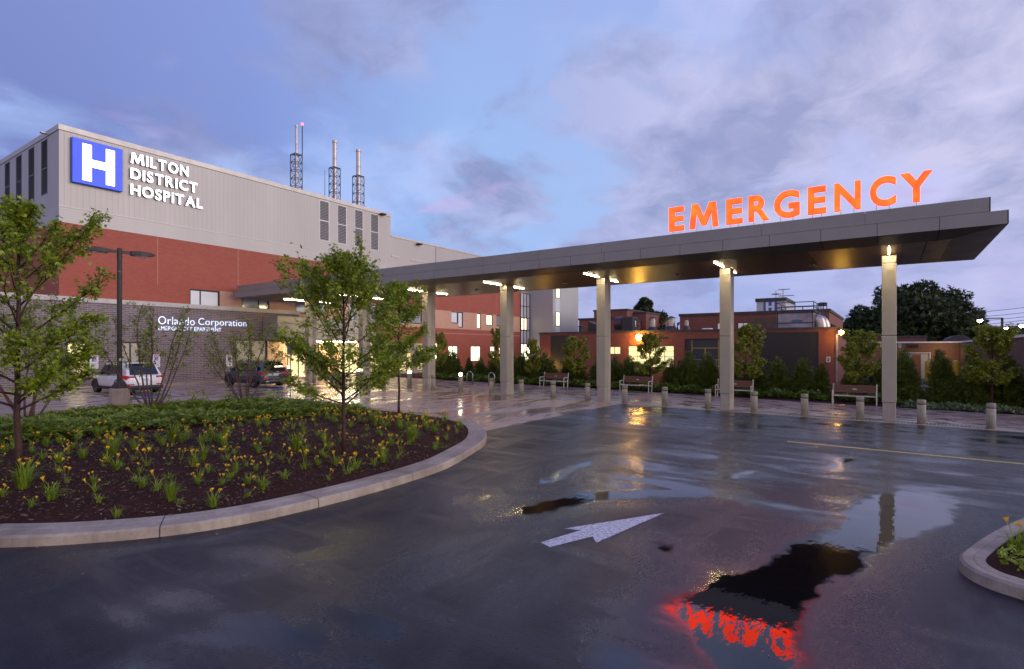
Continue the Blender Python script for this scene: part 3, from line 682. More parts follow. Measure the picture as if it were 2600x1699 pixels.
# ------------------------------------------------------------------ hospital
FY = 39.45
hosp = empty('hospital_building', (37, 45, gz(45)), 'large hospital block of red brick below and pale metal siding above', 'building')
def wall_open(mb, a0, a1, z0, z1, c, holes, axis='y', depth=.14, mi=0, sgn=1):
    """wall sheet on plane axis=c with rectangular openings and their reveals (reveals run in +axis*sgn)"""
    def P(a, z, d=0): return (a, c + d * sgn, z) if axis == 'y' else (c + d * sgn, a, z)
    A = sorted({a0, a1, *[min(max(h[i], a0), a1) for h in holes for i in (0, 1)]}); Z = sorted({z0, z1, *[min(max(h[i], z0), z1) for h in holes for i in (2, 3)]})
    for i in range(len(A) - 1):
        for j in range(len(Z) - 1):
            ca, cz = (A[i] + A[i + 1]) / 2, (Z[j] + Z[j + 1]) / 2
            if any(h[0] < ca < h[1] and h[2] < cz < h[3] for h in holes): continue
            mb.add([P(A[i], Z[j]), P(A[i + 1], Z[j]), P(A[i + 1], Z[j + 1]), P(A[i], Z[j + 1])], [(0, 1, 2, 3)], mi)
    for h in holes:
        p = [(h[0], h[2]), (h[1], h[2]), (h[1], h[3]), (h[0], h[3])]
        for q in range(4):
            u, w = p[q], p[(q + 1) % 4]; mb.add([P(*u), P(*w), P(*w, depth), P(*u, depth)], [(0, 1, 2, 3)], mi)
def window(parent, a0, a1, z0, z1, c, pane, axis='y', sgn=1, mull=(), trans=(), fw=.07, name='window', frame='winframe', depth=.06):
    """frame of bars with mullions at the given fractions and a pane set behind; the pane is a sub-part"""
    f = MB()
    def bar(u0, u1, w0, w1):
        lo, hi = sorted((c + .02 * sgn, c + (.02 + depth) * sgn))
        if axis == 'y': f.box(u0, u1, lo, hi, w0, w1)
        else: f.box(lo, hi, u0, u1, w0, w1)
    bar(a0, a1, z0, z0 + fw); bar(a0, a1, z1 - fw, z1); bar(a0, a0 + fw, z0 + fw, z1 - fw); bar(a1 - fw, a1, z0 + fw, z1 - fw)
    for m_ in mull: u = a0 + (a1 - a0) * m_; bar(u - fw * .4, u + fw * .4, z0 + fw, z1 - fw)
    for m_ in trans: w = z0 + (z1 - z0) * m_; bar(a0 + fw, a1 - fw, w - fw * .3, w + fw * .3)
    fo = f.build(name, M[frame], parent)
    p = MB(); cc = c + .06 * sgn
    if axis == 'y': p.box(a0 + fw * .5, a1 - fw * .5, cc, cc + .012, z0 + fw * .5, z1 - fw * .5)
    else: p.box(cc, cc + .012, a0 + fw * .5, a1 - fw * .5, z0 + fw * .5, z1 - fw * .5)
    p.build('pane', M[pane], fo); return fo
def PY(x, y, Y=FY): q = on_y(x, y, Y); return q.x, q.z
def PX(x, y, X): q = on_x(x, y, X); return q.y, q.z
def louver(parent, a0, a1, z0, z1, c, axis='y', light=True, mid=.5, diag=True):
    f = MB(); fw = .06
    def bar(u0, u1, w0, w1, d0=-.03, d1=.02, mi=0):
        if axis == 'y': f.box(u0, u1, c + d0, c + d1, w0, w1, mi)
        else: f.box(c + d0, c + d1, u0, u1, w0, w1, mi)
    bar(a0, a1, z0, z0 + fw); bar(a0, a1, z1 - fw, z1); bar(a0, a0 + fw, z0 + fw, z1 - fw); bar(a1 - fw, a1, z0 + fw, z1 - fw)
    if mid: bar(a0 + fw, a1 - fw, z0 + (z1 - z0) * mid - .04, z0 + (z1 - z0) * mid + .04)
    fo = f.build('louver', M['louver_light' if light else 'louver'], parent)
    s = MB(); n = int((z1 - z0) / .13)
    for i in range(n):
        z = z0 + fw + (z1 - z0 - 2 * fw) * (i + .5) / n; h = .05
        d0, d1 = c - .025, c + .035
        q = [(a0 + fw, d0, z - h), (a1 - fw, d0, z - h), (a1 - fw, d1, z + h), (a0 + fw, d1, z + h)]
        if axis == 'x': q = [(b, a, w) for a, b, w in q]
        s.add(q, [(0, 1, 2, 3)])
    bk = [(a0, c + .04, z0), (a1, c + .04, z0), (a1, c + .04, z1), (a0, c + .04, z1)]
    if axis == 'x': bk = [(b, a, w) for a, b, w in bk]
    s.add(bk, [(0, 1, 2, 3)], 1)
    s.build('slats', [M['louver_mid' if light else 'louver'], M['fascia_dark']], fo)

def make_hospital():
    X0, X1, XS, XE = 11.6, 37.24, 57.0, 62.1
    zb = gz(39.5) + .1
    # red brick with buff band and openings
    holes_up = []
    def rect(px0, px1, py0, py1): a0, z1 = PY(px0, py0); a1, z0 = PY(px1, py1); return (a0, a1, z0, z1)
    W1 = (PY(482, 740)[0], PY(558, 740)[0], 5.62, 6.86); W2 = (PY(614, 740)[0], PY(684, 740)[0], 5.62, 6.86); W3 = (PY(751, 740)[0], PY(830, 740)[0], 5.62, 6.86)
    W4 = (PY(885, 780)[0], PY(960, 780)[0], 5.3, 6.86); W5 = (PY(1015, 780)[0], PY(1072, 780)[0], 5.3, 6.7)
    A1 = rect(1146, 1163.5, 790.5, 821.5); A2 = rect(1163.5, 1176, 792, 832); B = rect(1211.5, 1221.5, 796, 835); Cc = rect(1235.5, 1251.5, 798.5, 827); D = rect(1261, 1275.5, 800, 829)
    G = [rect(1096, 1112, 869, 912), rect(1139, 1163, 870, 908), rect(1196, 1220.5, 871, 908), rect(1245.5, 1257, 872, 908), rect(1267, 1284, 872.5, 908)]
    G = [(a, b, zb + .8, zt) for a, b, _, zt in G]
    ups = [W1, W2, W3, W4, W5, A1, A2, B, Cc, D]
    XB0 = PY(558, 740)[0]
    zc0, zc1 = 4.96, 6.90
    xcw = PY(1321, 800)[0]; ent0, ent1 = 27.2, 44.0
    w = MB()
    wall_open(w, X0, W1[1], 4.9, 10.09, FY, [W1])
    wall_open(w, W1[1], xcw, zc1, 10.09, FY, [])
    wall_open(w, ent1, xcw, 3.0, zc0, FY, [])
    w.add([(X0, FY, 3.0), (X0, FY + 34, 3.0), (X0, FY + 34, 10.09), (X0, FY, 10.09)], [(0, 1, 2, 3)])
    w.build('brick_wall', M['red'], hosp)
    for xx in np.arange(X0 + 5.2, xcw - 1, 5.4): jt = MB(); jt.box(xx - .012, xx + .012, FY - .004, FY - .001, 6.95, 10.05); jt.build('expansion_joint', M['cream'], hosp)
    jt = MB(); jt.box(ent1, xcw, FY - .02, FY + .02, 4.42, 4.47); jt.build('string_course', M['cream'], hosp)
    w = MB(); wall_open(w, W1[1], xcw, zc0, zc1, FY + .015, [q for q in ups if q is not W1]); w.build('buff_brick_band', M['cream'], hosp)
    w = MB(); wall_open(w, ent1, xcw, zb - .2, 3.0, FY - .01, G); w.build('terracotta_wall', M['terracotta'], hosp)
    for q, pane, ml in ((W1, 'grey_win', (.36,)), (W2, 'glass_sky', (.62,)), (W3, 'glass_sky', (.5,)), (W4, 'glass_sky', (.5,)), (W5, 'glass_sky', ()), (A1, 'grey_win', ()), (A2, 'grey_win', ()), (B, 'warm_win', ()), (Cc, 'warm_win', ()), (D, 'glass_sky', ())):
        window(hosp, *q, FY + .05, pane, mull=ml, fw=.09)
    for q in G: window(hosp, *q, FY + .04, 'bright_win', mull=(.48,), fw=.08)
    # pale metal upper storeys
    w = MB(); w.add([(X0, FY, 10.09), (X1, FY, 10.09), (X1, FY, 11.02), (X0, FY, 11.02)], [(0, 1, 2, 3)]); w.add([(X0, FY, 10.09), (X0, FY + 34, 10.09), (X0, FY + 34, 11.02), (X0, FY, 11.02)], [(0, 1, 2, 3)])
    w.add([(X1, FY, 10.09), (XS, FY, 10.09), (XS, FY, 10.75), (X1, FY, 10.75)], [(0, 1, 2, 3)]); w.build('horizontal_siding', M['siding_h'], hosp)
    w = MB(); lo = []
    L = []
    for px0, px1, pb in ((811, 836, 612), (856.8, 880, 620), (900.3, 922, 628), (940.8, 961.3, 636)):
        a0 = PY(px0, 600)[0]; a1 = PY(px1, 600)[0]; zbm = PY((px0 + px1) / 2, pb)[1]; L.append((a0, a1, zbm, 15.28))
    wall_open(w, X0, X1, 11.02, 15.38, FY, L, depth=.05)
    LL = []
    for px0, px1, pt, pb in ((105, 121, 340, 495), (72.5, 87.5, 358, 510), (41, 55.5, 375, 522), (12.5, 25.5, 393, 533)):
        b0 = PX(px1, 400, X0)[0]; b1 = PX(px0, 400, X0)[0]; zbm = PX((px0 + px1) / 2, pb, X0)[1]; LL.append((b0, b1, zbm, 15.28))
    wall_open(w, FY, FY + 34, 11.02, 15.38, X0, LL, axis='x', depth=.05)
    wall_open(w, X1, XS, 10.75, 13.52, FY, [], depth=.05)
    w.add([(X1, FY, 13.7), (X1, FY + 34, 13.7), (X1, FY + 34, 15.4), (X1, FY, 15.4)], [(0, 1, 2, 3)])
    w.add([(XS, FY, 10.0), (XS, FY + 34, 10.0), (XS, FY + 34, 13.6), (XS, FY, 13.6)], [(0, 1, 2, 3)])
    w.build('upper_wall', M['siding'], hosp)
    for q in L: louver(hosp, *q, FY + .02)
    for q in LL: louver(hosp, *q, X0 + .02, axis='x', light=False, mid=.48)
    louver(hosp, PY(994, 660)[0], PY(1013, 660)[0], 11.6, PY(1003, 650)[1], FY - .02, mid=0); louver(hosp, PY(1042, 660)[0], PY(1084, 660)[0], 11.6, PY(1060, 662)[1], FY - .02, mid=0)
    w = MB()
    w.box(X0 - .03, X1 + .03, FY - .03, FY + .3, 15.40, 15.71); w.box(X0 - .03, X0 + .3, FY + .3, FY + 34, 15.40, 15.71); w.box(X1 - .3, X1 + .03, FY + .3, FY + 34, 15.40, 15.71)
    w.box(X0 + .3, X1 - .3, FY + .3, FY + 34, 15.2, 15.38); w.box(X1 + .03, XS, FY - .03, FY + .3, 13.54, 13.70); w.box(X1 + .03, XS, FY + .3, FY + 34, 13.3, 13.5)
    w.box(XS, XE + .05, FY - .05, FY + .3, 10.10, 10.28); w.box(XS, XE, FY + .3, FY + 34, 9.9, 10.08)
    w.box(X0 - .005, X1, FY - .006, FY + .01, 15.375, 15.40, 1); w.box(X0 - .006, X0 + .01, FY, FY + 34, 15.375, 15.40, 1)
    w.box(X0 - .02, X1, FY - .02, FY + .01, 11.0, 11.04); w.box(43.6, 43.66, FY - .01, FY, 10.75, 13.6, 1)
    w.build('parapet', [M['parapet'], M['fascia_dark']], hosp)
    rods = MB()
    for i in range(16): x = X0 + 1 + i * 2.1; rods.path([(x, FY + .15, 15.7), (x, FY + .15, 15.98)], .012, 5)
    rods.build('lightning_rods', M['galv'], hosp)
    for p in (on_y(968, 545, FY), on_y(1061, 621, FY)):
        fx = MB(); fx.bbox(p.x - .28, p.x + .28, FY - .45, FY, p.z - .06, p.z + .07, .03); fx.build('floodlight', M['bronze'], hosp)
    p = on_x(125, 333, X0); fx = MB(); fx.path([(X0, p.y, p.z - .25), (X0 - .2, p.y, p.z - .22)], .03, 6); fx.bbox(X0 - .42, X0 - .14, p.y - .12, p.y + .12, p.z - .24, p.z - .14, .03); fx.build('floodlight', M['steel'], hosp)
    # dark brick ground-storey wing in front
    DY = 39.3
    wl = rect(166, 229, 866, 964); wl = (PY(168, 900, DY)[0], PY(228, 900, DY)[0], PY(200, 966, DY)[1], PY(200, 866, DY)[1])
    wm = (PY(306, 900, DY)[0], PY(358, 900, DY)[0], wl[2], wl[3]); wr = (PY(598, 900, DY)[0], PY(679, 900, DY)[0], zb + .35, PY(640, 862, DY)[1])
    xe = PY(759, 800, DY)[0]; xd = PY(679, 900, DY)[0]
    w = MB(); wall_open(w, -12, xd, zb - .3, 5.52, DY, [wl, wm, wr]); wall_open(w, xd, xe, 3.38, 5.52, DY, [])
    w.build('dark_brick_wall', M['dark'], hosp)
    w = MB(); w.box(-12, xe + .05, DY - .06, FY + .02, 5.52, 5.80); w.box(-12, X0 - .01, FY + .02, FY + 34, 5.4, 5.6, 1); w.build('coping', [M['coping'], M['roofing']], hosp)
    for q in (wm, wr): window(hosp, *q, DY + .06, 'taupe_win', mull=(.5,), fw=.1)
    # the lit room behind the first window
    fo = window(hosp, *wl, DY + .04, 'glass', fw=.1); bpy.data.objects.remove(fo.children[0])
    a0, a1, z0, z1 = wl
    rm = MB(); d0, d1 = DY + .145, DY + 2.2
    for q in ([(a0 - .6, d1, z0 - .6), (a1 + .6, d1, z0 - .6), (a1 + .6, d1, z1 + .4), (a0 - .6, d1, z1 + .4)], [(a1 + .6, d0, z0 - .6), (a1 + .6, d1, z0 - .6), (a1 + .6, d1, z1 + .4), (a1 + .6, d0, z1 + .4)],
              [(a0 - .6, d0, z0 - .6), (a0 - .6, d1, z0 - .6), (a0 - .6, d1, z1 + .4), (a0 - .6, d0, z1 + .4)], [(a0 - .6, d0, z0 - .6), (a1 + .6, d0, z0 - .6), (a1 + .6, d1, z0 - .6), (a0 - .6, d1, z0 - .6)], [(a0 - .6, d0, z1 + .4), (a1 + .6, d0, z1 + .4), (a1 + .6, d1, z1 + .4), (a0 - .6, d1, z1 + .4)]):
        rm.add(q, [(0, 1, 2, 3)])
    rm.build('lit_room', M['cream_wall'], hosp)
    cl = MB(); cl.box((a0 + a1) / 2 - .9, (a0 + a1) / 2 + .9, DY + .5, DY + 1.9, z1 + .34, z1 + .38); cl.build('ceiling_lamp', M['room_lamp'], hosp)
    tb = MB(); tb.bbox(a0 + .1, a1 - .3, DY + .9, DY + 1.5, z0 + .2, z0 + .26, .02); tb.bbox(a0 + .2, a0 + .8, DY + 1.0, DY + 1.4, z0 - .4, z0 + .2, .02); tb.bbox(a1 - .9, a1 - .45, DY + .8, DY + 1.2, z0 + .0, z0 + .42, .05); tb.build('desk', M['blue_grey'], hosp)
    # entrance: stone piers, lit lobby, header and brow
    s0, s1 = xd, PY(728, 880)[0]
    w = MB(); w.box(s0 + .003, s1, DY + .05, FY + 2, zb - .2, 3.38); w.build('stone_pier', M['stone'], hosp); w = MB(); w.box(s1 + 3.0, s1 + 5.0, DY + .06, FY + 2, zb - .2, 3.3); w.build('stone_pier', M['stone'], hosp)
    br = MB(); br.bbox(24.0, 33.5, 37.3, DY - .06, 3.42, 4.05, .03); br.bbox(24.0, 33.5, 37.3, DY - .06, 4.06, 4.66, .03); br.bbox(24.0, 33.5, 37.35, DY - .06, 4.67, 5.2, .03); br.build('entrance_header', M['clad'], hosp)
    un = MB(); un.box(24.02, 33.48, 37.32, DY - .07, 3.38, 3.415); un.build('entrance_soffit', M['wood'], hosp)
    lb = MB(); lx0, lx1, ly = s1, ent1, FY + 7
    lb.add([(lx0, ly, zb), (lx1, ly, zb), (lx1, ly, 3.5), (lx0, ly, 3.5)], [(0, 1, 2, 3)]); lb.add([(lx0, FY, zb + .02), (lx1, FY, zb + .02), (lx1, ly, zb + .02), (lx0, ly, zb + .02)], [(0, 1, 2, 3)]); lb.add([(lx0, FY, 3.4), (lx1, FY, 3.4), (lx1, ly, 3.4), (lx0, ly, 3.4)], [(0, 1, 2, 3)])
    lb.add([(lx1, FY, zb), (lx1, ly, zb), (lx1, ly, 3.4), (lx1, FY, 3.4)], [(0, 1, 2, 3)])
    lb.build('lobby', M['cream_wall'], hosp)
    for i in range(4):
        cl = MB(); x = lx0 + 2 + i * 4; cl.box(x - .9, x + .9, FY + 1, FY + 5.6, 3.35, 3.38); cl.build('ceiling_lamp', M['room_lamp'], hosp)
    w = MB(); wall_open(w, xe, ent1, 3.3, zc0, FY, []); w.build('entrance_upper_wall', M['red'], hosp)
    gl = MB()
    for i in range(12):
        x = s1 + 5 + (ent1 - s1 - 5) * i / 11; gl.box(x - .03, x + .03, FY - .03, FY + .05, zb, 3.3)
    gl.box(s1 + 5, ent1, FY - .03, FY + .05, 2.35, 2.43); gl.box(s1 + 5, ent1, FY - .03, FY + .05, zb, zb + .12)
    for i in range(4): x = s1 + .1 + i * .95; gl.box(x - .03, x + .03, FY - .03, FY + .05, zb, 3.3)
    gl.build('storefront_frame', M['winframe'], hosp)
    for x in (s1 + 1.0, s1 + 6.0, s1 + 12.5):
        c = MB(); c.bbox(x - .25, x + .25, 37.5, 38.0, zb - .1, 3.42, .02); c.build('entrance_column', M['column_c'], hosp)
    ll = MB(); ll.bbox(26.0, 32.5, 38.2, 38.28, 3.34, 3.384, .01); ll.build('linear_light', M['strip'], hosp)
    # glazed corner and stair tower
    zt = 10.0; xs = [PY(p, 800)[0] for p in (1321, 1329, 1336.5, 1344.5)]
    gwin = MB(); gwin.box(xs[0], XE, FY - .02, FY - .005, zb, zt); gwin.build('spandrel_panel', M['parapet_light'], hosp)
    fr = MB()
    for x in xs: fr.box(x - .05, x + .05, FY - .07, FY - .02, zb, zt)
    for py in (778, 807, 839, 873): z = PY(1330, py)[1]; fr.box(xs[0] + .05, xs[3] - .05, FY - .06, FY - .021, z - .04, z + .04)
    fr.build('curtain_wall_frame', M['winframe'], hosp)
    for i in (0, 1): window(hosp, xs[i] + .06, xs[i + 1] - .06, PY(1330, 839)[1] + .05, PY(1330, 807)[1] - .05, FY - .12, 'warm_win', fw=.04)
    for i in (0, 1, 2): window(hosp, xs[i] + .06, xs[i + 1] - .06, zb + .4, PY(1330, 873)[1] - .05, FY - .12, 'bright_win', fw=.04)
    TY, TX1 = 35.9, 69.2
    t_ = MB(); t_.box(XE, TX1, TY, FY + 6, gz(50) - .3, 15.2); t_.build('stair_tower', M['tower'], hosp)
    xa, xb = on_y(1409.5, 800, TY).x, on_y(1421, 800, TY).x
    sp = MB(); sp.box(xa, xb, TY - .03, TY - .005, 3, 15.0); sp.build('tower_strip', M['parapet_light'], hosp)
    for p0, p1 in ((720, 757), (792, 828)): window(hosp, xa + .04, xb - .04, on_y(1415, p1, TY).z, on_y(1415, p0, TY).z, TY - .10, 'warm_win', fw=.07)
    window(hosp, xa + .04, xb - .04, 12.9, 14.6, TY - .10, 'warm_win', fw=.07)
M['room_lamp'] = emit('room_lamp', (1.0, .93, .70), 4.5); M['blue_grey'] = mat('office_grey', (.16, .17, .19), .5); M['parapet_light'] = mat('pale_panel', (.62, .62, .66), .35, .1, .05, 2)
make_hospital()

def make_hospital_signs():
    # blue H panel
    a0, z1 = PY(179, 348.6); a1, z0 = PY(307.7, 489.2); y = FY - .02
    r = empty('hospital_symbol_sign', (a0, FY, z0), 'square illuminated blue sign with a white letter H near the roof corner', 'sign')
    b = MB(); b.bbox(a0, a1, FY - .24, FY - .01, z0, z1, .02); b.build('cabinet', M['blue'], r)
    b = MB(); b.box(a0 + .03, a1 - .03, FY - .252, FY - .24, z0 + .03, z1 - .03); b.build('face', M['sign_blue'], r)
    w, h = a1 - a0, z1 - z0; b = MB(); ya, yb = FY - .268, FY - .253
    x0, x1, x2, x3 = a0 + .195 * w, a0 + .37 * w, a0 + .655 * w, a0 + .83 * w; zc = z0 + .5 * h
    b.box(x0, x1, ya, yb, z0 + .09 * h, z1 - .09 * h); b.box(x2, x3, ya, yb, z0 + .09 * h, z1 - .09 * h); b.box(x1, x2, ya, yb, zc - .085 * h, zc + .085 * h)
    b.build('letter', M['sign_white'], r)
    # lettering
    r = empty('hospital_name_sign', (PY(330, 400)[0], FY, 14), 'white illuminated lettering MILTON DISTRICT HOSPITAL on the pale siding', 'sign')
    for s, tl, br_ in (('MILTON', (1113, 362), (1608, 575)), ('DISTRICT', (1113, 497), (1685, 713)), ('HOSPITAL', (1113, 632), (1728, 850))):
        X0_, zt = PY(tl[0] / 3.38, 280 + tl[1] / 3.38); X1_, zb_ = PY(br_[0] / 3.38, 280 + br_[1] / 3.38)
        zlo = PY(tl[0] / 3.38, 280 + (tl[1] + 93) / 3.38)[1]
        hh = (zt - zlo) * .98; zl = (zlo + zb_) / 2; ws = []
        for ch in s:
            v, f, nz = M_polys(.1) if ch == 'M' else text_polys(ch, 1, .021, .1)
            ws.append((max(q[0] for q in v) - min(q[0] for q in v)) * hh / .74)
        gap = .19 * hh; k = (X1_ - X0_) / (sum(ws) + gap * (len(s) - 1)); x = X0_
        for ch, w_ in zip(s, ws):
            mb = MB(); ov = .015 * hh if ch in 'OSC' else 0
            text_on(mb, ch, (x, FY - .13, zl - ov), (1, 0, 0), (0, 0, 1), w=w_ * k, h=hh + 2 * ov, weight=.021, depth=.1, front=0, side=1)
            mb.build('letter', [M['sign_white'], M['letter_back']], r); x += (w_ + gap) * k
    DY = 39.3
    r = empty('department_sign', (PY(400, 830, DY)[0], DY, 4.5), 'halo lit lettering Orlando Corporation EMERGENCY DEPARTMENT on the dark brick', 'sign')
    for s, p0, p1, hh in (('Orlando Corporation', (401, 840.5), (625, 840.5), .52), ('EMERGENCY DEPARTMENT', (401, 854.5), (561, 854.5), .26)):
        X0_, z_ = PY(*p0, DY); X1_, _ = PY(*p1, DY); z_ = 3.98 if hh < .3 else 4.36
        tw = lambda q: max(v[0] for v in text_polys(q, 1, 0, .03, 1.06)[0])
        full = tw(s); x = X0_; first = s.split()[0]; k = (X1_ - X0_) / full
        for wd, xo in ((first, 0), (s.split()[1], full - (tw(s) - tw(first + ' ' + s.split()[1][0]) + (tw(s.split()[1][0]))))):
            mb = MB(); text_on(mb, wd, (X0_ + xo * k, DY - .05, z_ - (.10 if wd == 'Corporation' else 0)), (1, 0, 0), (0, 0, 1), w=tw(wd) * k, h=hh + (.1 if hh > .3 else 0) - (.09 if wd == 'Orlando' else 0), weight=-.004, depth=.03, space=1.06)
            mb.build('lettering', M['halo'], r)
make_hospital_signs()

# three flues in lattice towers on the roof, and a whip antenna
def make_stack(pxc, ptop, pw, lx0, lx1, ltop, mast, label):
    Y = 58.0; c = on_y(pxc, ptop, Y); rr = abs(on_y(pxc + pw / 2, ptop, Y).x - c.x); ctr = c.x
    w = abs(on_y(lx1, ltop, Y).x - on_y(lx0, ltop, Y).x) / 3.3; zt = on_y(pxc, ltop, Y).z; zb = 15.35
    r = empty('exhaust_stack', (ctr, Y, zb), label, 'stack', 'exhaust stacks on the hospital roof')
    f = MB(); H = c.z - zb
    pr = [(rr, 0)]
    for k in range(1, 6): pr += [(rr, H * k / 6 - .05), (rr * 1.08, H * k / 6 - .03), (rr * 1.08, H * k / 6 + .03), (rr, H * k / 6 + .05)]
    pr += [(rr, H - .3), (rr * 1.18, H - .25), (rr * 1.18, H), (rr * .9, H), (rr * .9, H - .2)]
    f.lathe(pr, 18, (ctr, Y, zb)); f.build('flue', M['pipe_pink'], r, False)
    l = MB(); cs = [(ctr + sx * w, Y + sy * w) for sx, sy in ((-1, -1), (1, -1), (1, 1), (-1, 1))]
    for x, y in cs: l.path([(x, y, zb), (x, y, zt)], .06, 5)
    n = max(3, int(round((zt - zb) / (2 * w * 1.05))))
    for i in range(n + 1):
        z = zb + (zt - zb) * i / n
        for k in range(4):
            a, b = cs[k], cs[(k + 1) % 4]; l.path([(*a, z), (*b, z)], .04, 4)
            if i < n: z2 = zb + (zt - zb) * (i + 1) / n; p, q = (a, b) if i % 2 else (b, a); l.path([(*p, z), (*q, z2)], .03, 4)
    for k in (.02, .52, 1):
        z = zb + (zt - zb) * k; l.box(ctr - w, ctr + w, Y - rr * 1.2, Y - rr, z - .07, z + .07); l.box(ctr - w, ctr + w, Y + rr, Y + rr * 1.2, z - .07, z + .07)
    l.build('lattice_frame', M['lattice'], r)
    if mast:
        m_ = MB(); zz = on_y(mast[0], mast[1], Y).z; m_.path([(ctr + w, Y - w, zt - .6), (ctr + w, Y - w, zz)], .06, 6); m_.build('mast', M['darksteel'], r)
        m_ = MB(); m_.lathe([(.02, 0), (.13, .03), (.15, .2), (.08, .3), (0, .31)], 10, (ctr + w, Y - w, zz)); m_.build('beacon', M['red_lamp'], r)
M['pipe_pink'] = mat('stack_metal', (.50, .43, .43), .35, .6, .12, 1.5); M['lattice'] = mat('lattice_paint', (.115, .11, .135), .5, .3, .15, 3)
make_stack(752.8, 318, 5.6, 738.3, 767.5, 393, (766.5, 323), 'tallest steel exhaust stack with a red beacon mast on its lattice')
make_stack(850, 358, 8.6, 837.5, 864, 427, None, 'steel exhaust stack between two others, no beacon, in a lattice')
make_stack(910, 381, 8.6, 898, 924, 448, None, 'shortest steel exhaust stack in a lattice, nearest the roof step')
p = on_y(825, 432, 58); a = MB(); a.path([(p.x, 58, 15.3), (p.x, 58, p.z)], [.07, .03], 5); a.path([(p.x - .15, 58, 15.3), (p.x - .15, 58, 16.9)], .07, 5); a.path([(p.x + .15, 58, 15.3), (p.x + .15, 58, 16.7)], .06, 5); a.path([(p.x - .4, 58, 16.7), (p.x + .4, 58, 16.8)], .05, 5)
tag(a.build('roof_antenna', M['lattice']), 'thin whip antenna on the roof beside the middle stack', 'antenna')
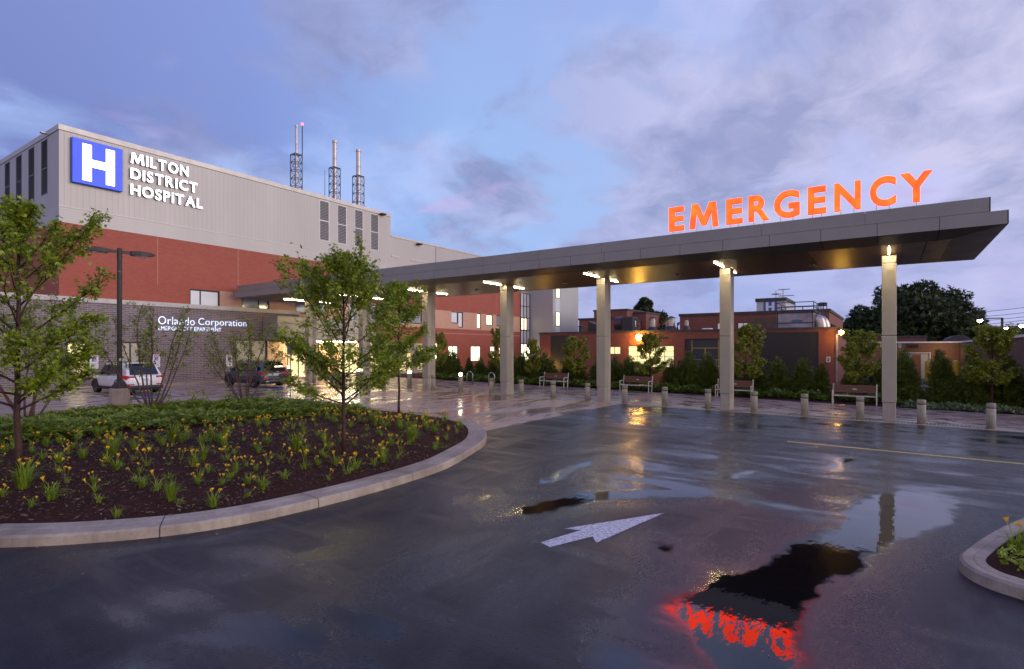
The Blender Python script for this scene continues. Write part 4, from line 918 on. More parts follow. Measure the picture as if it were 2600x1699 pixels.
# ------------------------------------------------------------------ older brick building across the walk
OX = 45.0; OG = -.3
old = empty('old_brick_building', (OX, 15, gz(15)), 'low older red brick building with rooftop equipment behind the hedge', 'building')
def make_old():
    y1, y0 = PX(1370, 851, OX)[0], PX(2128, 832, OX)[0]      # far end, near end
    zr = 4.15
    def rc(px0, px1, py0, py1, X=OX): b1, zt = PX(px0, py0, X); b0, zb = PX(px1, py1, X); return (b0, b1, zb, zt)
    shop = rc(1594, 1711, 878, 934); small = rc(1525, 1575, 880, 900); sw = rc(1481, 1494, 879, 898); bay = rc(1738, 1845, 861, 950); bay = (bay[0], bay[1], -.3, bay[3])
    vent = rc(1674, 1697, 856, 861); cA = rc(1398, 1444, 853, 930); cA = (cA[0], cA[1], -.3, 4.0); cB = rc(1924.5, 2078, 842, 930); cB = (cB[0], cB[1], -.3, 3.98)
    w = MB(); wall_open(w, y0, y1, OG, zr, OX, [shop, small, sw, bay, vent, cA, cB], axis='x', depth=.25)
    yr = y0; w.add([(OX, yr, OG), (OX + 9, yr, OG), (OX + 9, yr, zr), (OX, yr, zr)], [(0, 1, 2, 3)]); w.add([(OX, y1, OG), (OX + 15, y1, OG), (OX + 15, y1, zr), (OX, y1, zr)], [(0, 1, 2, 3)])
    w.build('brick_wall', M['old'], old)
    c = MB(); c.box(OX - .06, OX + .3, y0 - .06, y1 + .06, zr + .002, zr + .17); c.box(OX + .3, OX + 15, y0, y1, zr - .1, zr + .03, 1); c.build('roof', [M['roofing'], M['roofing']], old)
    for q in (cA, cB):
        m = MB(); m.box(OX + .06, OX + .1, q[0], q[1], q[2], q[3]); m.build('corrugated_panel', M['corr'], old)
    window(old, *shop, OX + .06, 'shop', axis='x', mull=(.2, .4, .6, .8), trans=(.25, .5, .75), fw=.05)
    window(old, *small, OX + .06, 'shop', axis='x', mull=(.3, .7), fw=.05); window(old, *sw, OX + .06, 'glass', axis='x', mull=(.5,), fw=.05)
    m = MB(); m.box(OX + .2, OX + .24, vent[0], vent[1], vent[2], vent[3]); m.build('wall_vent', M['darksteel'], old)
    d = MB(); d.box(OX + .22, OX + .26, bay[0], bay[1], bay[2], bay[3]); d.build('bay_door', M['darkpanel'], old)
    f = MB(); L = rc(1755, 1823, 862, 920)
    for y in (L[0], (L[0] + L[1]) / 2, L[1]): f.box(OX + .17, OX + .219, y - .05, y + .05, OG, PX(1780, 884, OX)[1] if y == (L[0] + L[1]) / 2 else L[3])
    f.box(OX + .16, OX + .217, L[0], L[1], PX(1780, 884, OX)[1] - .05, PX(1780, 884, OX)[1] + .05); f.build('bay_frame', M['mustard'], old)
    rl = MB(); z = PX(1790, 913, OX)[1]
    for dz in (0, .5): rl.path([(OX - .9, PX(1765, 913, OX)[0], z - dz), (OX - .9, PX(1838, 913, OX)[0], z - dz)], .03, 5)
    for px in (1766, 1802, 1826, 1838): y = PX(px, 913, OX)[0]; rl.path([(OX - .9, y, -.2), (OX - .9, y, z)], .03, 5)
    rl.build('guard_rail', M['steel'], old)
    # pier at the near corner with conduit, lamp and sign
    pl = MB(); py = PX(2137, 845, OX)[0]; q = PX(2137, 845, OX)
    cond = MB(); yy = PX(2129, 900, OX)[0] + .12; cond.path([(OX - .06, yy, -.2), (OX - .06, yy, q[1] - .1), (OX - .25, yy - .05, q[1] + .05)], .07, 8); cond.build('lamp_conduit', M['galv'], old)
    # upper storey behind
    UX = 60.0; uy1 = PX(1726, 807, UX)[0]; uy0 = PX(2105, 794, UX)[0]; zu = 6.28
    u = MB(); wl = [rc(1820, 1856, 820, 842, UX), rc(1872, 1899, 819, 842, UX)]
    wall_open(u, uy0, uy1, 3.0, zu, UX, wl, axis='x', depth=.2)
    u.add([(UX, uy0, 3), (UX + 19, uy0, 3), (UX + 19, uy0, zu), (UX, uy0, zu)], [(0, 1, 2, 3)]); u.add([(UX, uy1, 3), (UX + 19, uy1, 3), (UX + 19, uy1, zu), (UX, uy1, zu)], [(0, 1, 2, 3)]); u.build('upper_storey', M['old'], old)
    c = MB(); c.box(UX - .1, UX + 19, uy0 - .1, uy1 + .1, zu + .003, zu + .28); c.build('upper_roof', M['roofing'], old)
    for q in wl: window(old, *q, UX + .05, 'grey_win', axis='x', mull=(.45,), fw=.07)
    for px in (2110, 2115, 2121, 2127): 
        a = on_y(px, 825, uy0).x; window(old, a - .5, a + .5, 3.9, 5.2, uy0 - .02, 'glass', sgn=-1, fw=.06)
    bp = MB(); b0, b1 = PX(1972, 820, UX)[0], PX(1900, 820, UX)[0]; bp.box(UX - .08, UX - .02, b0, b1, 3.4, 5.9); bp.build('plank_screen', M['brown_boards'], old)
    # stepped brick masses at the far end
    B2 = MB()
    for X, p0, p1, pt in ((58, 1470, 1560, 813), (64, 1508, 1592, 791.5), (66, 1575, 1640, 798)):
        a1, zt = PX(p0, pt, X); a0, _ = PX(p1, pt, X); B2.box(X, X + 8, a0, a1, 2.5, zt); B2.box(X - .1, X + 8.1, a0 - .1, a1 + .1, zt + .003, zt + .2, 1)
    B2.build('rear_block', [M['old'], M['roofing']], old)
    # penthouse with the blue H
    HX = 63.0; h1, ht = PX(1920.5, 767, HX); h0, hb = PX(1994, 800, HX); hb = zu + .3
    P = MB(); P.box(HX, HX + 6, h0, h1, hb, ht); P.build('penthouse', M['corr_white'], old)
    c = MB(); c.box(HX - .15, HX + 6.1, h0 - .1, h1 + .1, ht + .003, ht + .35); c.build('penthouse_roof', M['roofing'], old)
    s1, s0 = PX(1939, 770, HX)[0], PX(1972, 770, HX)[0]; sw_ = s1 - s0
    c = MB(); c.box(HX - .08, HX - .005, s0, s1, hb + .1, ht - .02); c.build('penthouse_sign', M['blue'], old)
    L = MB(); H = ht - hb
    for f0, f1, g0, g1 in ((.17, .37, .08, .93), (.63, .83, .08, .93), (.37, .63, .42, .58)): L.box(HX - .11, HX - .081, s1 - f1 * sw_, s1 - f0 * sw_, hb + g0 * H, hb + g1 * H)
    L.build('penthouse_letter', M['white'], old)
make_old_mats = None
M['brown_boards'] = mat('brown_boards', (.11, .065, .045), .7, 0, .3, 1.5)
make_old()

def rooftop():
    zr = 4.2
    # vent stacks
    for i, (px, pt, pb, r_, X, lab) in enumerate(((1608, 808, 842, .28, 49, 'steel roof vent with a flared skirt beside the drum fan'), (1656, 806, 834, .30, 50, 'steel roof vent in front of the pyramidal tree'), (1695, 811, 838, .18, 50, 'slim capped vent pipe beside the widest roof vent'), (1704, 805, 838, .34, 49, 'widest steel roof vent with a rain cap'), (1743, 810, 840, .20, 49, 'slender steel roof vent against the upper storey'))):
        p = on_x(px, pt, X); r = empty('roof_vent', (X, p.y, zr), lab, 'roof vent', 'vents on the old brick roof'); h = p.z - zr
        f = MB(); f.lathe([(r_, 0), (r_, h - .25), (r_ * .8, h - .22), (r_ * .8, h - .1)], 14, (X, p.y, zr)); f.build('pipe', M['pipe'], r)
        f = MB(); f.lathe([(r_ * 1.9, 0), (r_ * 1.5, .35), (r_ * 1.02, .6)], 14, (X, p.y, zr)); f.build('skirt', M['darksteel'], r)
        f = MB(); f.lathe([(r_ * .4, h - .12), (r_ * 1.35, h - .1), (r_ * .2, h + .08), (0, h + .08)], 14, (X, p.y, zr)); f.build('cap', M['darksteel'], r)
    # drum fan
    X = 49; p0, p1 = on_x(1566, 823, X), on_x(1596, 823, X); zc = p0.z; rr = (on_x(1570, 806, X).z - on_x(1570, 843, X).z) / 2
    r = empty('drum_fan', (X, (p0.y + p1.y) / 2, zr), 'large dark drum shaped exhaust fan lying on the brick roof', 'fan')
    f = MB(); n = 24; rs = []
    for y, q in ((p0.y, .0), (p0.y, .95), (p0.y, 1), (p1.y + .5, 1), (p1.y + .45, .9)): rs.append([(X + math.cos(2 * math.pi * k / n) * rr * q, y, zc + math.sin(2 * math.pi * k / n) * rr * q) for k in range(n)])
    f.rings(rs); f.build('drum', M['fan_paint'], r, False)
    f = MB(); f.bbox(X - rr, X + rr, p1.y - .7, p1.y + .44, zr, zc + rr * .9, .05); f.build('motor_box', M['darksteel'], r)
    f = MB(); f.box(X - .8, X + .8, p1.y, p0.y, zr, zc - rr * .8); f.build('cradle', M['darksteel'], r)
    # low roof kit near the far corner
    X = 50; a, b = on_x(1497, 833, X), on_x(1527, 836, X)
    r = empty('roof_duct', (X, a.y, zr), 'hooded dark duct with a pale round blower on the far roof end', 'duct')
    f = MB(); f.add([(X - .5, a.y, zr), (X - .5, a.y - 1.2, zr), (X - .5, a.y - 1.1, zr + .9), (X - .5, a.y - .1, zr + 1.3), (X + .6, a.y, zr), (X + .6, a.y - 1.2, zr), (X + .6, a.y - 1.1, zr + .9), (X + .6, a.y - .1, zr + 1.3)], [(0, 1, 2, 3), (7, 6, 5, 4), (0, 4, 5, 1), (1, 5, 6, 2), (2, 6, 7, 3), (3, 7, 4, 0)]); f.build('hood', M['darksteel'], r)
    f = MB(); f.rings([[(X + dx, b.y + math.cos(q) * .55 * s, zr + .6 + math.sin(q) * .55 * s) for q in [2 * math.pi * k / 16 for k in range(16)]] for dx, s in ((-.4, .6), (-.4, 1), (.4, 1), (.4, .6))]); f.build('blower', M['galv'], r)
    p = on_x(1475, 826, 48); f = MB(); f.lathe([(.22, 0), (.22, p.z - zr - .15), (.34, p.z - zr - .12), (.05, p.z - zr + .05), (0, p.z - zr + .05)], 12, (48, p.y, zr)); tag(f.build('roof_vent', M['darksteel']), 'short dark capped vent at the far end of the brick roof', 'roof vent', 'vents on the old brick roof')
    f = MB(); a, b = on_x(1785, 840, 48), on_x(1808, 840, 48); f.bbox(47.6, 48.4, b.y, a.y, zr, zr + .3, .05); tag(f.build('roof_hatch', M['white']), 'low white hatch box on the brick roof before the upper storey', 'hatch')
    p = on_x(1720, 820, 49); f = MB(); f.path([(49, p.y, zr), (49, p.y, p.z), (49, p.y - .25, p.z + .05)], .05, 6); f.path([(49, p.y - .1, p.z), (49, p.y - .1, p.z - .2)], .09, 8); tag(f.build('roof_pipe', M['darksteel']), 'thin dark hooked pipe rising between roof vents', 'pipe')
    # zinc clad tank box with platform rail
    X = 50.0; t1, tt = PX(1972, 796, X); t0, _ = PX(2066, 794, X)
    r = empty('plant_enclosure', (X, t0, zr), 'weathered zinc plant box on the brick roof under a railed platform', 'enclosure')
    f = MB(); f.bbox(X, X + 5, t0, t1, zr + .02, tt, .03); f.build('body', M['tank'], r)
    f = MB(); zz = zr + .45 * (tt - zr); f.box(X - .03, X, t0, t1, zz - .04, zz + .04); 
    for y in (t0 + .02, t1 - .1): f.box(X - .03, X, y, y + .08, zr, tt)
    f.build('angle_trim', M['darksteel'], r)
    f = MB(); f.box(X - .1, X + 5.1, t0 - .1, t1 + .1, tt + .003, tt + .12); f.build('deck', M['darksteel'], r)
    f = MB(); yl, q = (t0 + t1) / 2 - .15, tt - .45 * (tt - zr); n = 16
    f.prism([(yl + .42 * math.cos(2 * math.pi * k / n), q + .13 * math.sin(2 * math.pi * k / n)) for k in range(n)], X - .035, X - .005, axis='x'); f.build('maker_badge', M['badge'], r)
    f = MB(); H = PX(2010, 768, X)[1] - tt
    pts = [(X - .05, t1), (X - .05, t0), (X + 4.9, t0), (X + 4.9, t1)]
    for k in range(4):
        (xa, ya), (xb, yb) = pts[k], pts[(k + 1) % 4]
        for h in (H, H * .55, .2): f.path([(xa, ya, tt + h), (xb, yb, tt + h)], .035, 5)
        for s in (0, .5): f.path([(xa + (xb - xa) * s, ya + (yb - ya) * s, tt), (xa + (xb - xa) * s, ya + (yb - ya) * s, tt + H)], .04, 5)
    f.build('railing', M['darksteel'], r)
    # two bent ducts and a ladder hoop
    for i, (px, X2) in enumerate(((2083, 50.5), (2093, 52))):
        p = on_x(px, 806, X2); f = MB(); q = [(X2, t0 - .02 + 0, p.z - .1)]
        y0 = t0 + .0; yc = p.y
        q = [(X2 + .2, y0, tt - .55), (X2 + .2, y0 + (yc - y0) * .45, tt - .55)] + [(X2 + .2, yc + (y0 - yc) * .55 * (1 - math.sin(a)), tt - .55 - .75 * (1 - math.cos(a))) for a in [R(15 * k) for k in range(1, 7)]] + [(X2 + .2, yc, zr)]
        f.path(q, .42, 14); o = f.build('roof_duct', M['pipe'], None, True); tag(o, ('nearer' if i == 0 else 'farther') + ' of two fat bent metal ducts beside the zinc plant box', 'duct')
    X = 52; a, b = on_x(2078, 771, X), on_x(2099, 771, X); f = MB()
    ring = [(X + .5 * math.cos(q) * 1.2, (a.y + b.y) / 2 + (a.y - b.y) / 2 * math.sin(q), a.z) for q in [2 * math.pi * k / 14 for k in range(15)]]; f.path(ring, .05, 5)
    f.path([(p_[0], p_[1], p_[2] - .15) for p_ in ring], .05, 5)
    for k in (0, 4, 7, 11): f.path([ring[k], (ring[k][0], ring[k][1], zr)], .035, 5)
    tag(f.build('ladder_cage', M['darksteel']), 'dark steel hooped ladder cage beside the railed platform', 'ladder')
    # antennas on the penthouse
    X = 64; p = on_x(1988, 735, X); zb = 8.2
    f = MB(); f.path([(X, p.y, zb), (X, p.y, p.z)], .05, 5)
    for px0, px1, py in ((1977, 2004, 735), (1977, 2015, 752)): 
        a, b = on_x(px0, py, X), on_x(px1, py - 1, X); f.path([(X, a.y, p.z if py == 735 else a.z), (X, b.y, p.z if py == 735 else a.z)], .035, 4)
        for k in range(6): y = a.y + (b.y - a.y) * k / 5; z = p.z if py == 735 else a.z; f.path([(X - .5, y, z), (X + .5, y, z)], .025, 4)
    tag(f.build('yagi_antenna', M['galv']), 'double boom television aerial on the H penthouse roof', 'antenna')
    q = on_x(1970, 737, X); f = MB(); f.path([(X, q.y, zb), (X, q.y, q.z)], .04, 5); f.path([(X, q.y + .9, zb), (X, q.y, q.z - 1.2)], .03, 4); d = on_x(1972, 749, X)
    f.lathe([(0, 0), (.5, .05), (.5, .1), (0, .06)], 12, (X - .2, d.y, d.z)); tag(f.build('dish_antenna', M['galv']), 'guyed mast with a small pale dish on the H penthouse roof', 'antenna')
M['fan_paint'] = mat('fan_paint', (.07, .035, .035), .4, .2, .2, 3); M['badge'] = mat('badge_blue', (.05, .14, .22), .4)
rooftop()

# lamps on the old building
def wall_lamp(name, px, py, X, col, power, label, size=.18, cat='wall lamp', group=None):
    p = on_x(px, py, X); r = empty(name, (X, p.y, p.z), label, cat, group)
    b = MB(); b.bbox(X - .28, X, p.y - size, p.y + size, p.z - .05, p.z + .17, .03); b.build('housing', M['bronze'], r)
    g_ = MB(); g_.lathe([(0, -size), (size * .75, -size * .7), (size, 0), (size * .75, size * .7), (0, size)], 14, (X - .42, p.y, p.z)); g_.build('globe', M[col[0]], r, True)
    l = bpy.data.lights.new('lamp_light', 'POINT'); l.energy = power; l.color = col[1]; l.shadow_soft_size = .25
    lo = bpy.data.objects.new('lamp_light', l); C.objects.link(lo); lo.parent = r; lo.location = (-.95, 0, -.1); return r
wall_lamp('wall_lamp', 1627, 857, OX, ('sodium', (1, .50, .08)), 55, 'bright orange sodium lamp high on the brick wall above the workshop windows', .26)
wall_lamp('wall_lamp', 2137, 845, OX - .2, ('sodium', (1, .50, .10)), 9, 'small orange lamp on the brick corner beside the dark corrugated panel', .16)
p = on_x(1385, 905, OX - .6); l = bpy.data.lights.new('lamp_light', 'POINT'); l.energy = 70; l.color = (1, .55, .10); l.shadow_soft_size = .15
r = empty('ground_floodlight', (OX - 1.1, p.y, .4), 'small floodlight at the hedge washing the brick end wall amber', 'floodlight')
b = MB(); b.bbox(OX - 1.3, OX - .95, p.y - .2, p.y + .2, .2, .55, .04); b.build('housing', M['bronze'], r); lo = bpy.data.objects.new('lamp_light', l); C.objects.link(lo); lo.parent = r; lo.location = (.2, 0, .7)

def small_sign(X, px0, px1, py0, py1, label, draw):
    a1, z1 = PX(px0, py0, X); a0, z0 = PX(px1, py1, X); r = empty('wall_sign', (X, a0, z0), label, 'sign')
    b = MB(); b.box(X - .06, X - .03, a0, a1, z0, z1); b.build('plate', M['sign_sheet'], r); m = MB(); draw(m, X - .065, a0, a1, z0, z1); m.build('symbol', M['black'], r)
def ringpts(cy, cz, r0, r1, x, m, n=20):
    vs = []; 
    for k in range(n): q = 2 * math.pi * k / n; vs += [(x, cy + r0 * math.cos(q), cz + r0 * math.sin(q)), (x, cy + r1 * math.cos(q), cz + r1 * math.sin(q))]
    m.add(vs, [(2 * k, 2 * k + 1, (2 * k + 3) % (2 * n), (2 * k + 2) % (2 * n)) for k in range(n)])
def nosmoke(m, x, a0, a1, z0, z1):
    c = (a0 + a1) / 2; w = (a1 - a0); ringpts(c, z1 - w * .55, w * .28, w * .38, x, m); m.box(x, x + .004, c - .02, c + .02, z1 - w * .8, z1 - w * .3); m.box(x, x + .004, c - w * .25, c + w * .25, z1 - w * .6, z1 - w * .5)
    m.box(x, x + .004, c - w * .25, c + w * .25, z0 + .08, z0 + .14)
small_sign(OX, 2097.5, 2108.5, 906, 920, 'white sign with a dark round symbol on the brick corner pier', nosmoke)

# lower wing to the right
def annex():
    X, Yw, z0, zr = 66.0, -5.45, -1.2, 3.32
    r = empty('brick_annex', (X, 0, -.5), 'long low brick wing with white coping and a plank door at right', 'building')
    y1 = PX(2150, 873, X)[0]; d1, dt = PX(2295, 897, X); d0 = PX(2360, 897, X)[0]
    w = MB(); wall_open(w, Yw, y1 + 6, z0, zr, X, [(d0, d1, z0, dt)], axis='x', depth=.2); w.build('brick_wall', M['annex_brick'], r)
    w = MB(); w.add([(X, Yw, z0), (33, Yw, z0), (33, Yw, zr), (X, Yw, zr)], [(0, 1, 2, 3)]); w.add([(33, Yw, z0), (33, Yw - 4, z0), (33, Yw - 4, zr), (33, Yw, zr)], [(0, 1, 2, 3)]); w.build('side_wall', M['annex_shaded'], r)  # side wall brick darkened, its shade put into the base colour
    c = MB(); c.box(X - .08, X + .3, Yw - .3, y1 + 6, zr + .002, zr + .14); c.box(33, X - .08, Yw - .3, Yw + .08, zr + .002, zr + .14); c.build('coping', M['white'], r)
    c = MB(); c.box(X + .3, X + 30, Yw - 20, y1 + 6, zr - .1, zr); c.build('roof', M['roofing'], r)
    b = MB(); b.box(X + .12, X + .16, d0, d1, z0, dt); b.build('siding_panel', M['cream_siding'], r)
    e1, et = PX(2316, 900, X); e0 = PX(2338, 900, X)[0]; b = MB(); b.bbox(X + .05, X + .11, e0, e1, z0, et, .02); dr = b.build('door', M['wood_door'], r)
    b = MB(); b.bbox(X - .02, X + .05, e1 - .25, e1 - .08, 1.0, 1.06, .01); b.build('handle', M['steel'], dr)
    b = MB(); b.box(X - .04, X + .2, d0 - .08, d1 + .08, dt + .002, dt + .08); b.box(X - .04, X + .2, d1, d1 + .08, z0, dt); b.box(X - .04, X + .2, d0 - .08, d0, z0, dt); b.build('door_frame', M['white'], r)
    p = on_x(2317, 877, X); b = MB(); b.bbox(X - .5, X, p.y - .45, p.y + .45, p.z - .12, p.z + .12, .04); b.build('wall_light', M['bronze'], r)
    for yy, e in ((p.y - 2.2, 26),):
        l = bpy.data.lights.new('lamp_light', 'POINT'); l.energy = e; l.color = (1, .62, .22); l.shadow_soft_size = .2; lo = bpy.data.objects.new('lamp_light', l); C.objects.link(lo); lo.parent = r; lo.location = (-1.3, yy, 3.0)
    small_sign(X, 2281, 2288, 873, 883, 'small white notice under the annex coping', nosmoke)
    # more roofs behind
    X2 = 84; q = empty('brick_rear_wing', (X2, 5, -.5), 'dark red brick wing with a flat roof behind the annex', 'building')
    b = MB(); y1, zt = PX(2165, 859, X2); y0 = PX(2352, 856, X2)[0]; b.box(X2, X2 + 12, y0, y1, -1, zt); b.build('brick_wall', M['old'], q); b = MB(); b.box(X2 - .1, X2 + 12, y0 - .1, y1 + .1, zt + .003, zt + .25); b.build('roof', M['roofing'], q)
    X3 = 74; y1, y0 = PX(2396, 860, X3)[0], PX(2478, 860, X3)[0]; zt = PX(2437, 850, X3)[1]; q = empty('arched_shelter', (X3, (y0 + y1) / 2, -1), 'dark arched shelter roof showing above the annex wall', 'shelter')
    n = 12; arc = [(y0 + (y1 - y0) * (1 - math.cos(math.pi * k / n)) / 2, 2.8 + (zt - 2.8) * math.sin(math.pi * k / n)) for k in range(n + 1)]
    b = MB(); b.prism(arc, X3, X3 + 7, axis='x'); b.build('arched_roof', M['roofing'], q)
    for i in (0, n): b = MB(); b.box(X3, X3 + .2, arc[i][0] - .1, arc[i][0] + .1, -1, 2.8); b.build('post', M['darksteel'], q)
    X4 = 120; y1, zt = PX(2462, 840, X4); y0 = PX(2556, 838, X4)[0]; q = empty('distant_shop_building', (X4, y0, 0), 'distant flat roofed building with a tan wall under a dark fascia', 'building')
    b = MB(); b.box(X4, X4 + 15, y0, y1, -1, zt - 1.4); b.build('wall', M['tan_wall'], q); b = MB(); b.box(X4 - .4, X4 + 15.4, y0 - .4, y1 + .4, zt - 1.4, zt); b.build('fascia', M['old'], q)
M['annex_shaded'] = brick('annex_shaded_brick', (.095, .028, .026), (.13, .042, .036), (.11, .06, .055), .24, .085, .012, .75, .5, .3); M['cream_siding'] = siding('cream_siding', (.60, .58, .47), True, .22, .5, 0); M['annex_brick'] = brick('annex_brick', (.215, .100, .050), (.275, .135, .068), (.20, .13, .09), .24, .085, .012, .75, .5, .2); M['tan_wall'] = mat('tan_render', (.42, .30, .20), .8)
annex()
M['post_yellow'] = mat('post_yellow', (.60, .38, .03), .5, 0, .15, 4)
# yellow guard posts in front of the annex door
for i, (px, lab) in enumerate(((2237, 'yellow guard post just left of the last canopy column'), (2302, 'yellow guard post before the cream door panels, left'), (2358, 'yellow guard post at the right end of the cream door panels'), (2427, 'yellow guard post before the lit annex corner'))):
    p = on_x(px, 915, 60); b = MB(); b.lathe([(.28, -1.5), (.28, 1.55), (.22, 1.72), (.1, 1.8), (0, 1.8)], 12, (60, p.y, 0)); tag(b.build('guard_post', M['post_yellow']), lab, 'guard post', 'yellow posts by the annex')

# ------------------------------------------------------------------ street furniture
WORDS = ['first', 'second', 'third', 'fourth', 'fifth', 'sixth', 'seventh', 'eighth', 'ninth', 'tenth', 'eleventh', 'twelfth', 'thirteenth', 'fourteenth', 'fifteenth', 'sixteenth', 'seventeenth', 'eighteenth', 'nineteenth', 'twentieth',
         'twenty-first', 'twenty-second', 'twenty-third', 'twenty-fourth', 'twenty-fifth', 'twenty-sixth', 'twenty-seventh', 'twenty-eighth', 'twenty-ninth', 'thirtieth']
def make_bollards():
    proto = empty('bollard', (0, 0, 0))
    b = MB(); b.lathe([(.135, 0), (.135, .70), (.118, .712), (.118, .735), (.135, .747), (.135, .86), (.125, .885), (.0, .89)], 20); b.build('post', M['bollard'], proto, True)
    b = MB(); b.lathe([(.123, .708), (.123, .738)], 20); b.build('band', M['fascia_dark'], proto)
    ysb = [-2.93, -1.0, .90, 2.80, 4.70, 6.6, 8.55, 10.52, 12.5, 14.5, 16.5, 18.5, 22.9]
    for i, y in enumerate(ysb):
        o = proto if i == 0 else copy_tree(proto)
        o.location = (25.1, y, gz(y) + .015); o.rotation_euler = (0, 0, i * 1.7)
        tag(o, f'{WORDS[i]} concrete bollard along the drive counting from the right end', 'bollard', 'concrete bollards along the drive')
    # lit bollards near the entrance
    lp = empty('light_bollard', (0, 0, 0))
    b = MB(); b.lathe([(.14, 0), (.14, .92), (.13, .94), (0, .94)], 18); b.build('post', M['bollard'], lp, True)
    b = MB(); b.lathe([(.09, .942), (.10, .96), (.10, 1.06), (.085, 1.10), (0, 1.11)], 14); b.build('lamp', M['bollard_lamp'], lp)
    for i, (x, y, lab) in enumerate(((25.1, 24.9, 'lit bollard just left of the last clear canopy column'), (25.1, 20.75, 'lit bollard in the row near the bike racks'), (24.2, 36.2, 'lit bollard right of the dark parked car'), (25.0, 29.6, 'lit bollard behind the central maple trunk'))):
        o = lp if i == 0 else copy_tree(lp); o.location = (x, y, gz(y) + .012); tag(o, lab, 'bollard', 'lit bollards by the entrance')
    for i, (x, y) in enumerate(((25.1, 27.2), (25.1, 31.9), (24.9, 34.2))):
        o = copy_tree(proto); o.location = (x, y, gz(y) + .015); tag(o, f'{WORDS[i]} concrete bollard behind the maples by the entrance, from the right', 'bollard', 'concrete bollards along the drive')
M['bollard_lamp'] = emit('bollard_lamp', (1.0, .90, .62), 14.0)
make_bollards()

def make_benches():
    pr = empty('park_bench', (0, 0, 0)); W = .88
    def slats(lst, name, m):
        b = MB()
        for (x0, z0, x1, z1, t) in lst:
            d = Vector((x1 - x0, 0, z1 - z0)).normalized(); n = Vector((-d.z, 0, d.x)) * t
            q = [Vector((x0, 0, z0)), Vector((x1, 0, z1)), Vector((x1, 0, z1)) + n, Vector((x0, 0, z0)) + n]
            b.rings([[(p.x, y, p.z) for p in q] for y in (-W, W)])
        return b.build(name, m, pr)
    slats([(.30 + i * .0 + .035 * k * .45, .56 + .125 * k, .30 + .035 * (k + .9) * .45, .56 + .125 * (k + .9), .03) for k in range(3) for i in (0,)], 'backrest', M['bench_wood'])
    slats([(-.22 + .125 * k, .43, -.22 + .125 * k + .11, .43, .03) for k in range(4)], 'seat', M['bench_wood'])
    for s in (-1, 1):
        b = MB(); y = s * (W + .03)
        b.path([(.22, y, 0), (.28, y, .42), (.38, y, .98)], .028, 8); b.path([(-.26, y, 0), (-.26, y, .62), (-.22, y, .66), (.30, y, .66)], .026, 8); b.path([(-.26, y, .40), (.28, y, .40)], .022, 6)
        b.build('leg_frame', M['bench_steel'], pr)
    b = MB(); b.path([(-.27, -W, .42), (-.27, W, .42)], .03, 8); b.path([(.27, -W, .40), (.27, W, .40)], .022, 6); b.build('rail', M['bench_steel'], pr)
    b = MB(); b.box(.285, .300, -.09, .09, .70, .76); b.build('plaque', M['steel'], pr)
    labs = ['bench between the last two canopy columns, nearest the road end', 'bench partly hidden behind the fourth canopy column', 'bench just right of the third canopy column', 'bench right of the second canopy column, near the lit brick end wall']
    for i, y in enumerate((1.38, 6.97, 12.6, 18.3)):
        o = pr if i == 0 else copy_tree(pr); o.location = (31.75, y, gz(y) + .02); o.rotation_euler = (0, 0, R((0, 1, -1, 0)[i]))
        tag(o, 'dark red slatted ' + labs[i], 'bench', 'benches along the planting bed')
M['bench_steel'] = mat('bench_steel', (.58, .56, .56), .4, .3, .06, 4)
make_benches()
for i, (px, lab) in enumerate(((1193, 'steel hoop bike rack, the one farther from the canopy column'), (1248, 'steel hoop bike rack behind a bollard beside the canopy column'))):
    u = (px - CX) / F; X = 30.6; y = X * (.563 - .8267 * u) / (.8264 + .5631 * u)
    b = MB(); h, rr = .62, .26; pts = [(X - .18, y + rr, gz(y))] + [(X, y + rr * math.cos(q), gz(y) + h + rr * math.sin(q)) for q in [math.pi * k / 10 for k in range(11)]] + [(X + .18, y - rr, gz(y))]
    pts[0] = (X, y + rr, gz(y)); pts[-1] = (X, y - rr, gz(y)); b.path(pts, .035, 8)
    tag(b.build('bike_rack', M['steel'], None, True), lab, 'bike rack', 'hoop bike racks')

def make_lamp_post():
    x, y = 8.92, 24.05; z = gz(y)
    r = empty('lamp_post', (x, y, z), 'tall bronze double headed lamp post on a round concrete base', 'lamp post')
    b = MB(); b.lathe([(.33, 0), (.33, .96), (.31, .985), (0, .985)], 28, (x, y, z + .02)); b.build('base', M['lampbase'], r, False)
    b = MB(); b.lathe([(.24, 1.005), (.24, 1.11), (.20, 1.16), (.13, 1.24), (.10, 1.26), (.0, 1.26)], 18, (x, y, z)); b.build('base_cover', M['bronze'], r)
    b = MB(); b.lathe([(.085, 1.26), (.085, 6.28), (.08, 6.30), (0, 6.30)], 16, (x, y, z)); b.build('pole', M['bronze'], r, False)
    b = MB(); b.box(x - .05, x + .02, y - .09, y - .086, z + 2.05, z + 2.13); b.build('number_plate', M['sign_sheet'], r)
    for s in (-1, 1):
        b = MB(); zt = z + 6.17; d = Vector((s, -.14 * s, 0)).normalized(); n = Vector((-d.y, d.x, 0))
        def sec(t, w, h0, h1): c = Vector((x, y, zt)) + d * t; return [tuple(c - n * w + Vector((0, 0, h0))), tuple(c + n * w + Vector((0, 0, h0))), tuple(c + n * w * .8 + Vector((0, 0, h1))), tuple(c - n * w * .8 + Vector((0, 0, h1)))]
        b.rings([sec(.08, .045, -.05, .05), sec(.34, .05, -.06, .055), sec(.36, .12, -.095, .065), sec(.65, .20, -.095, .085), sec(.98, .17, -.075, .07), sec(1.16, .08, -.035, .025)]); h = b.build('lamp_head', M['bronze'], r)
        b = MB(); b.box(x + s * .68 - .2, x + s * .68 + .2, y - .12 - s * .1, y + .12 - s * .1, zt - .108, zt - .098); b.build('lens', M['glass'], h)
make_lamp_post()
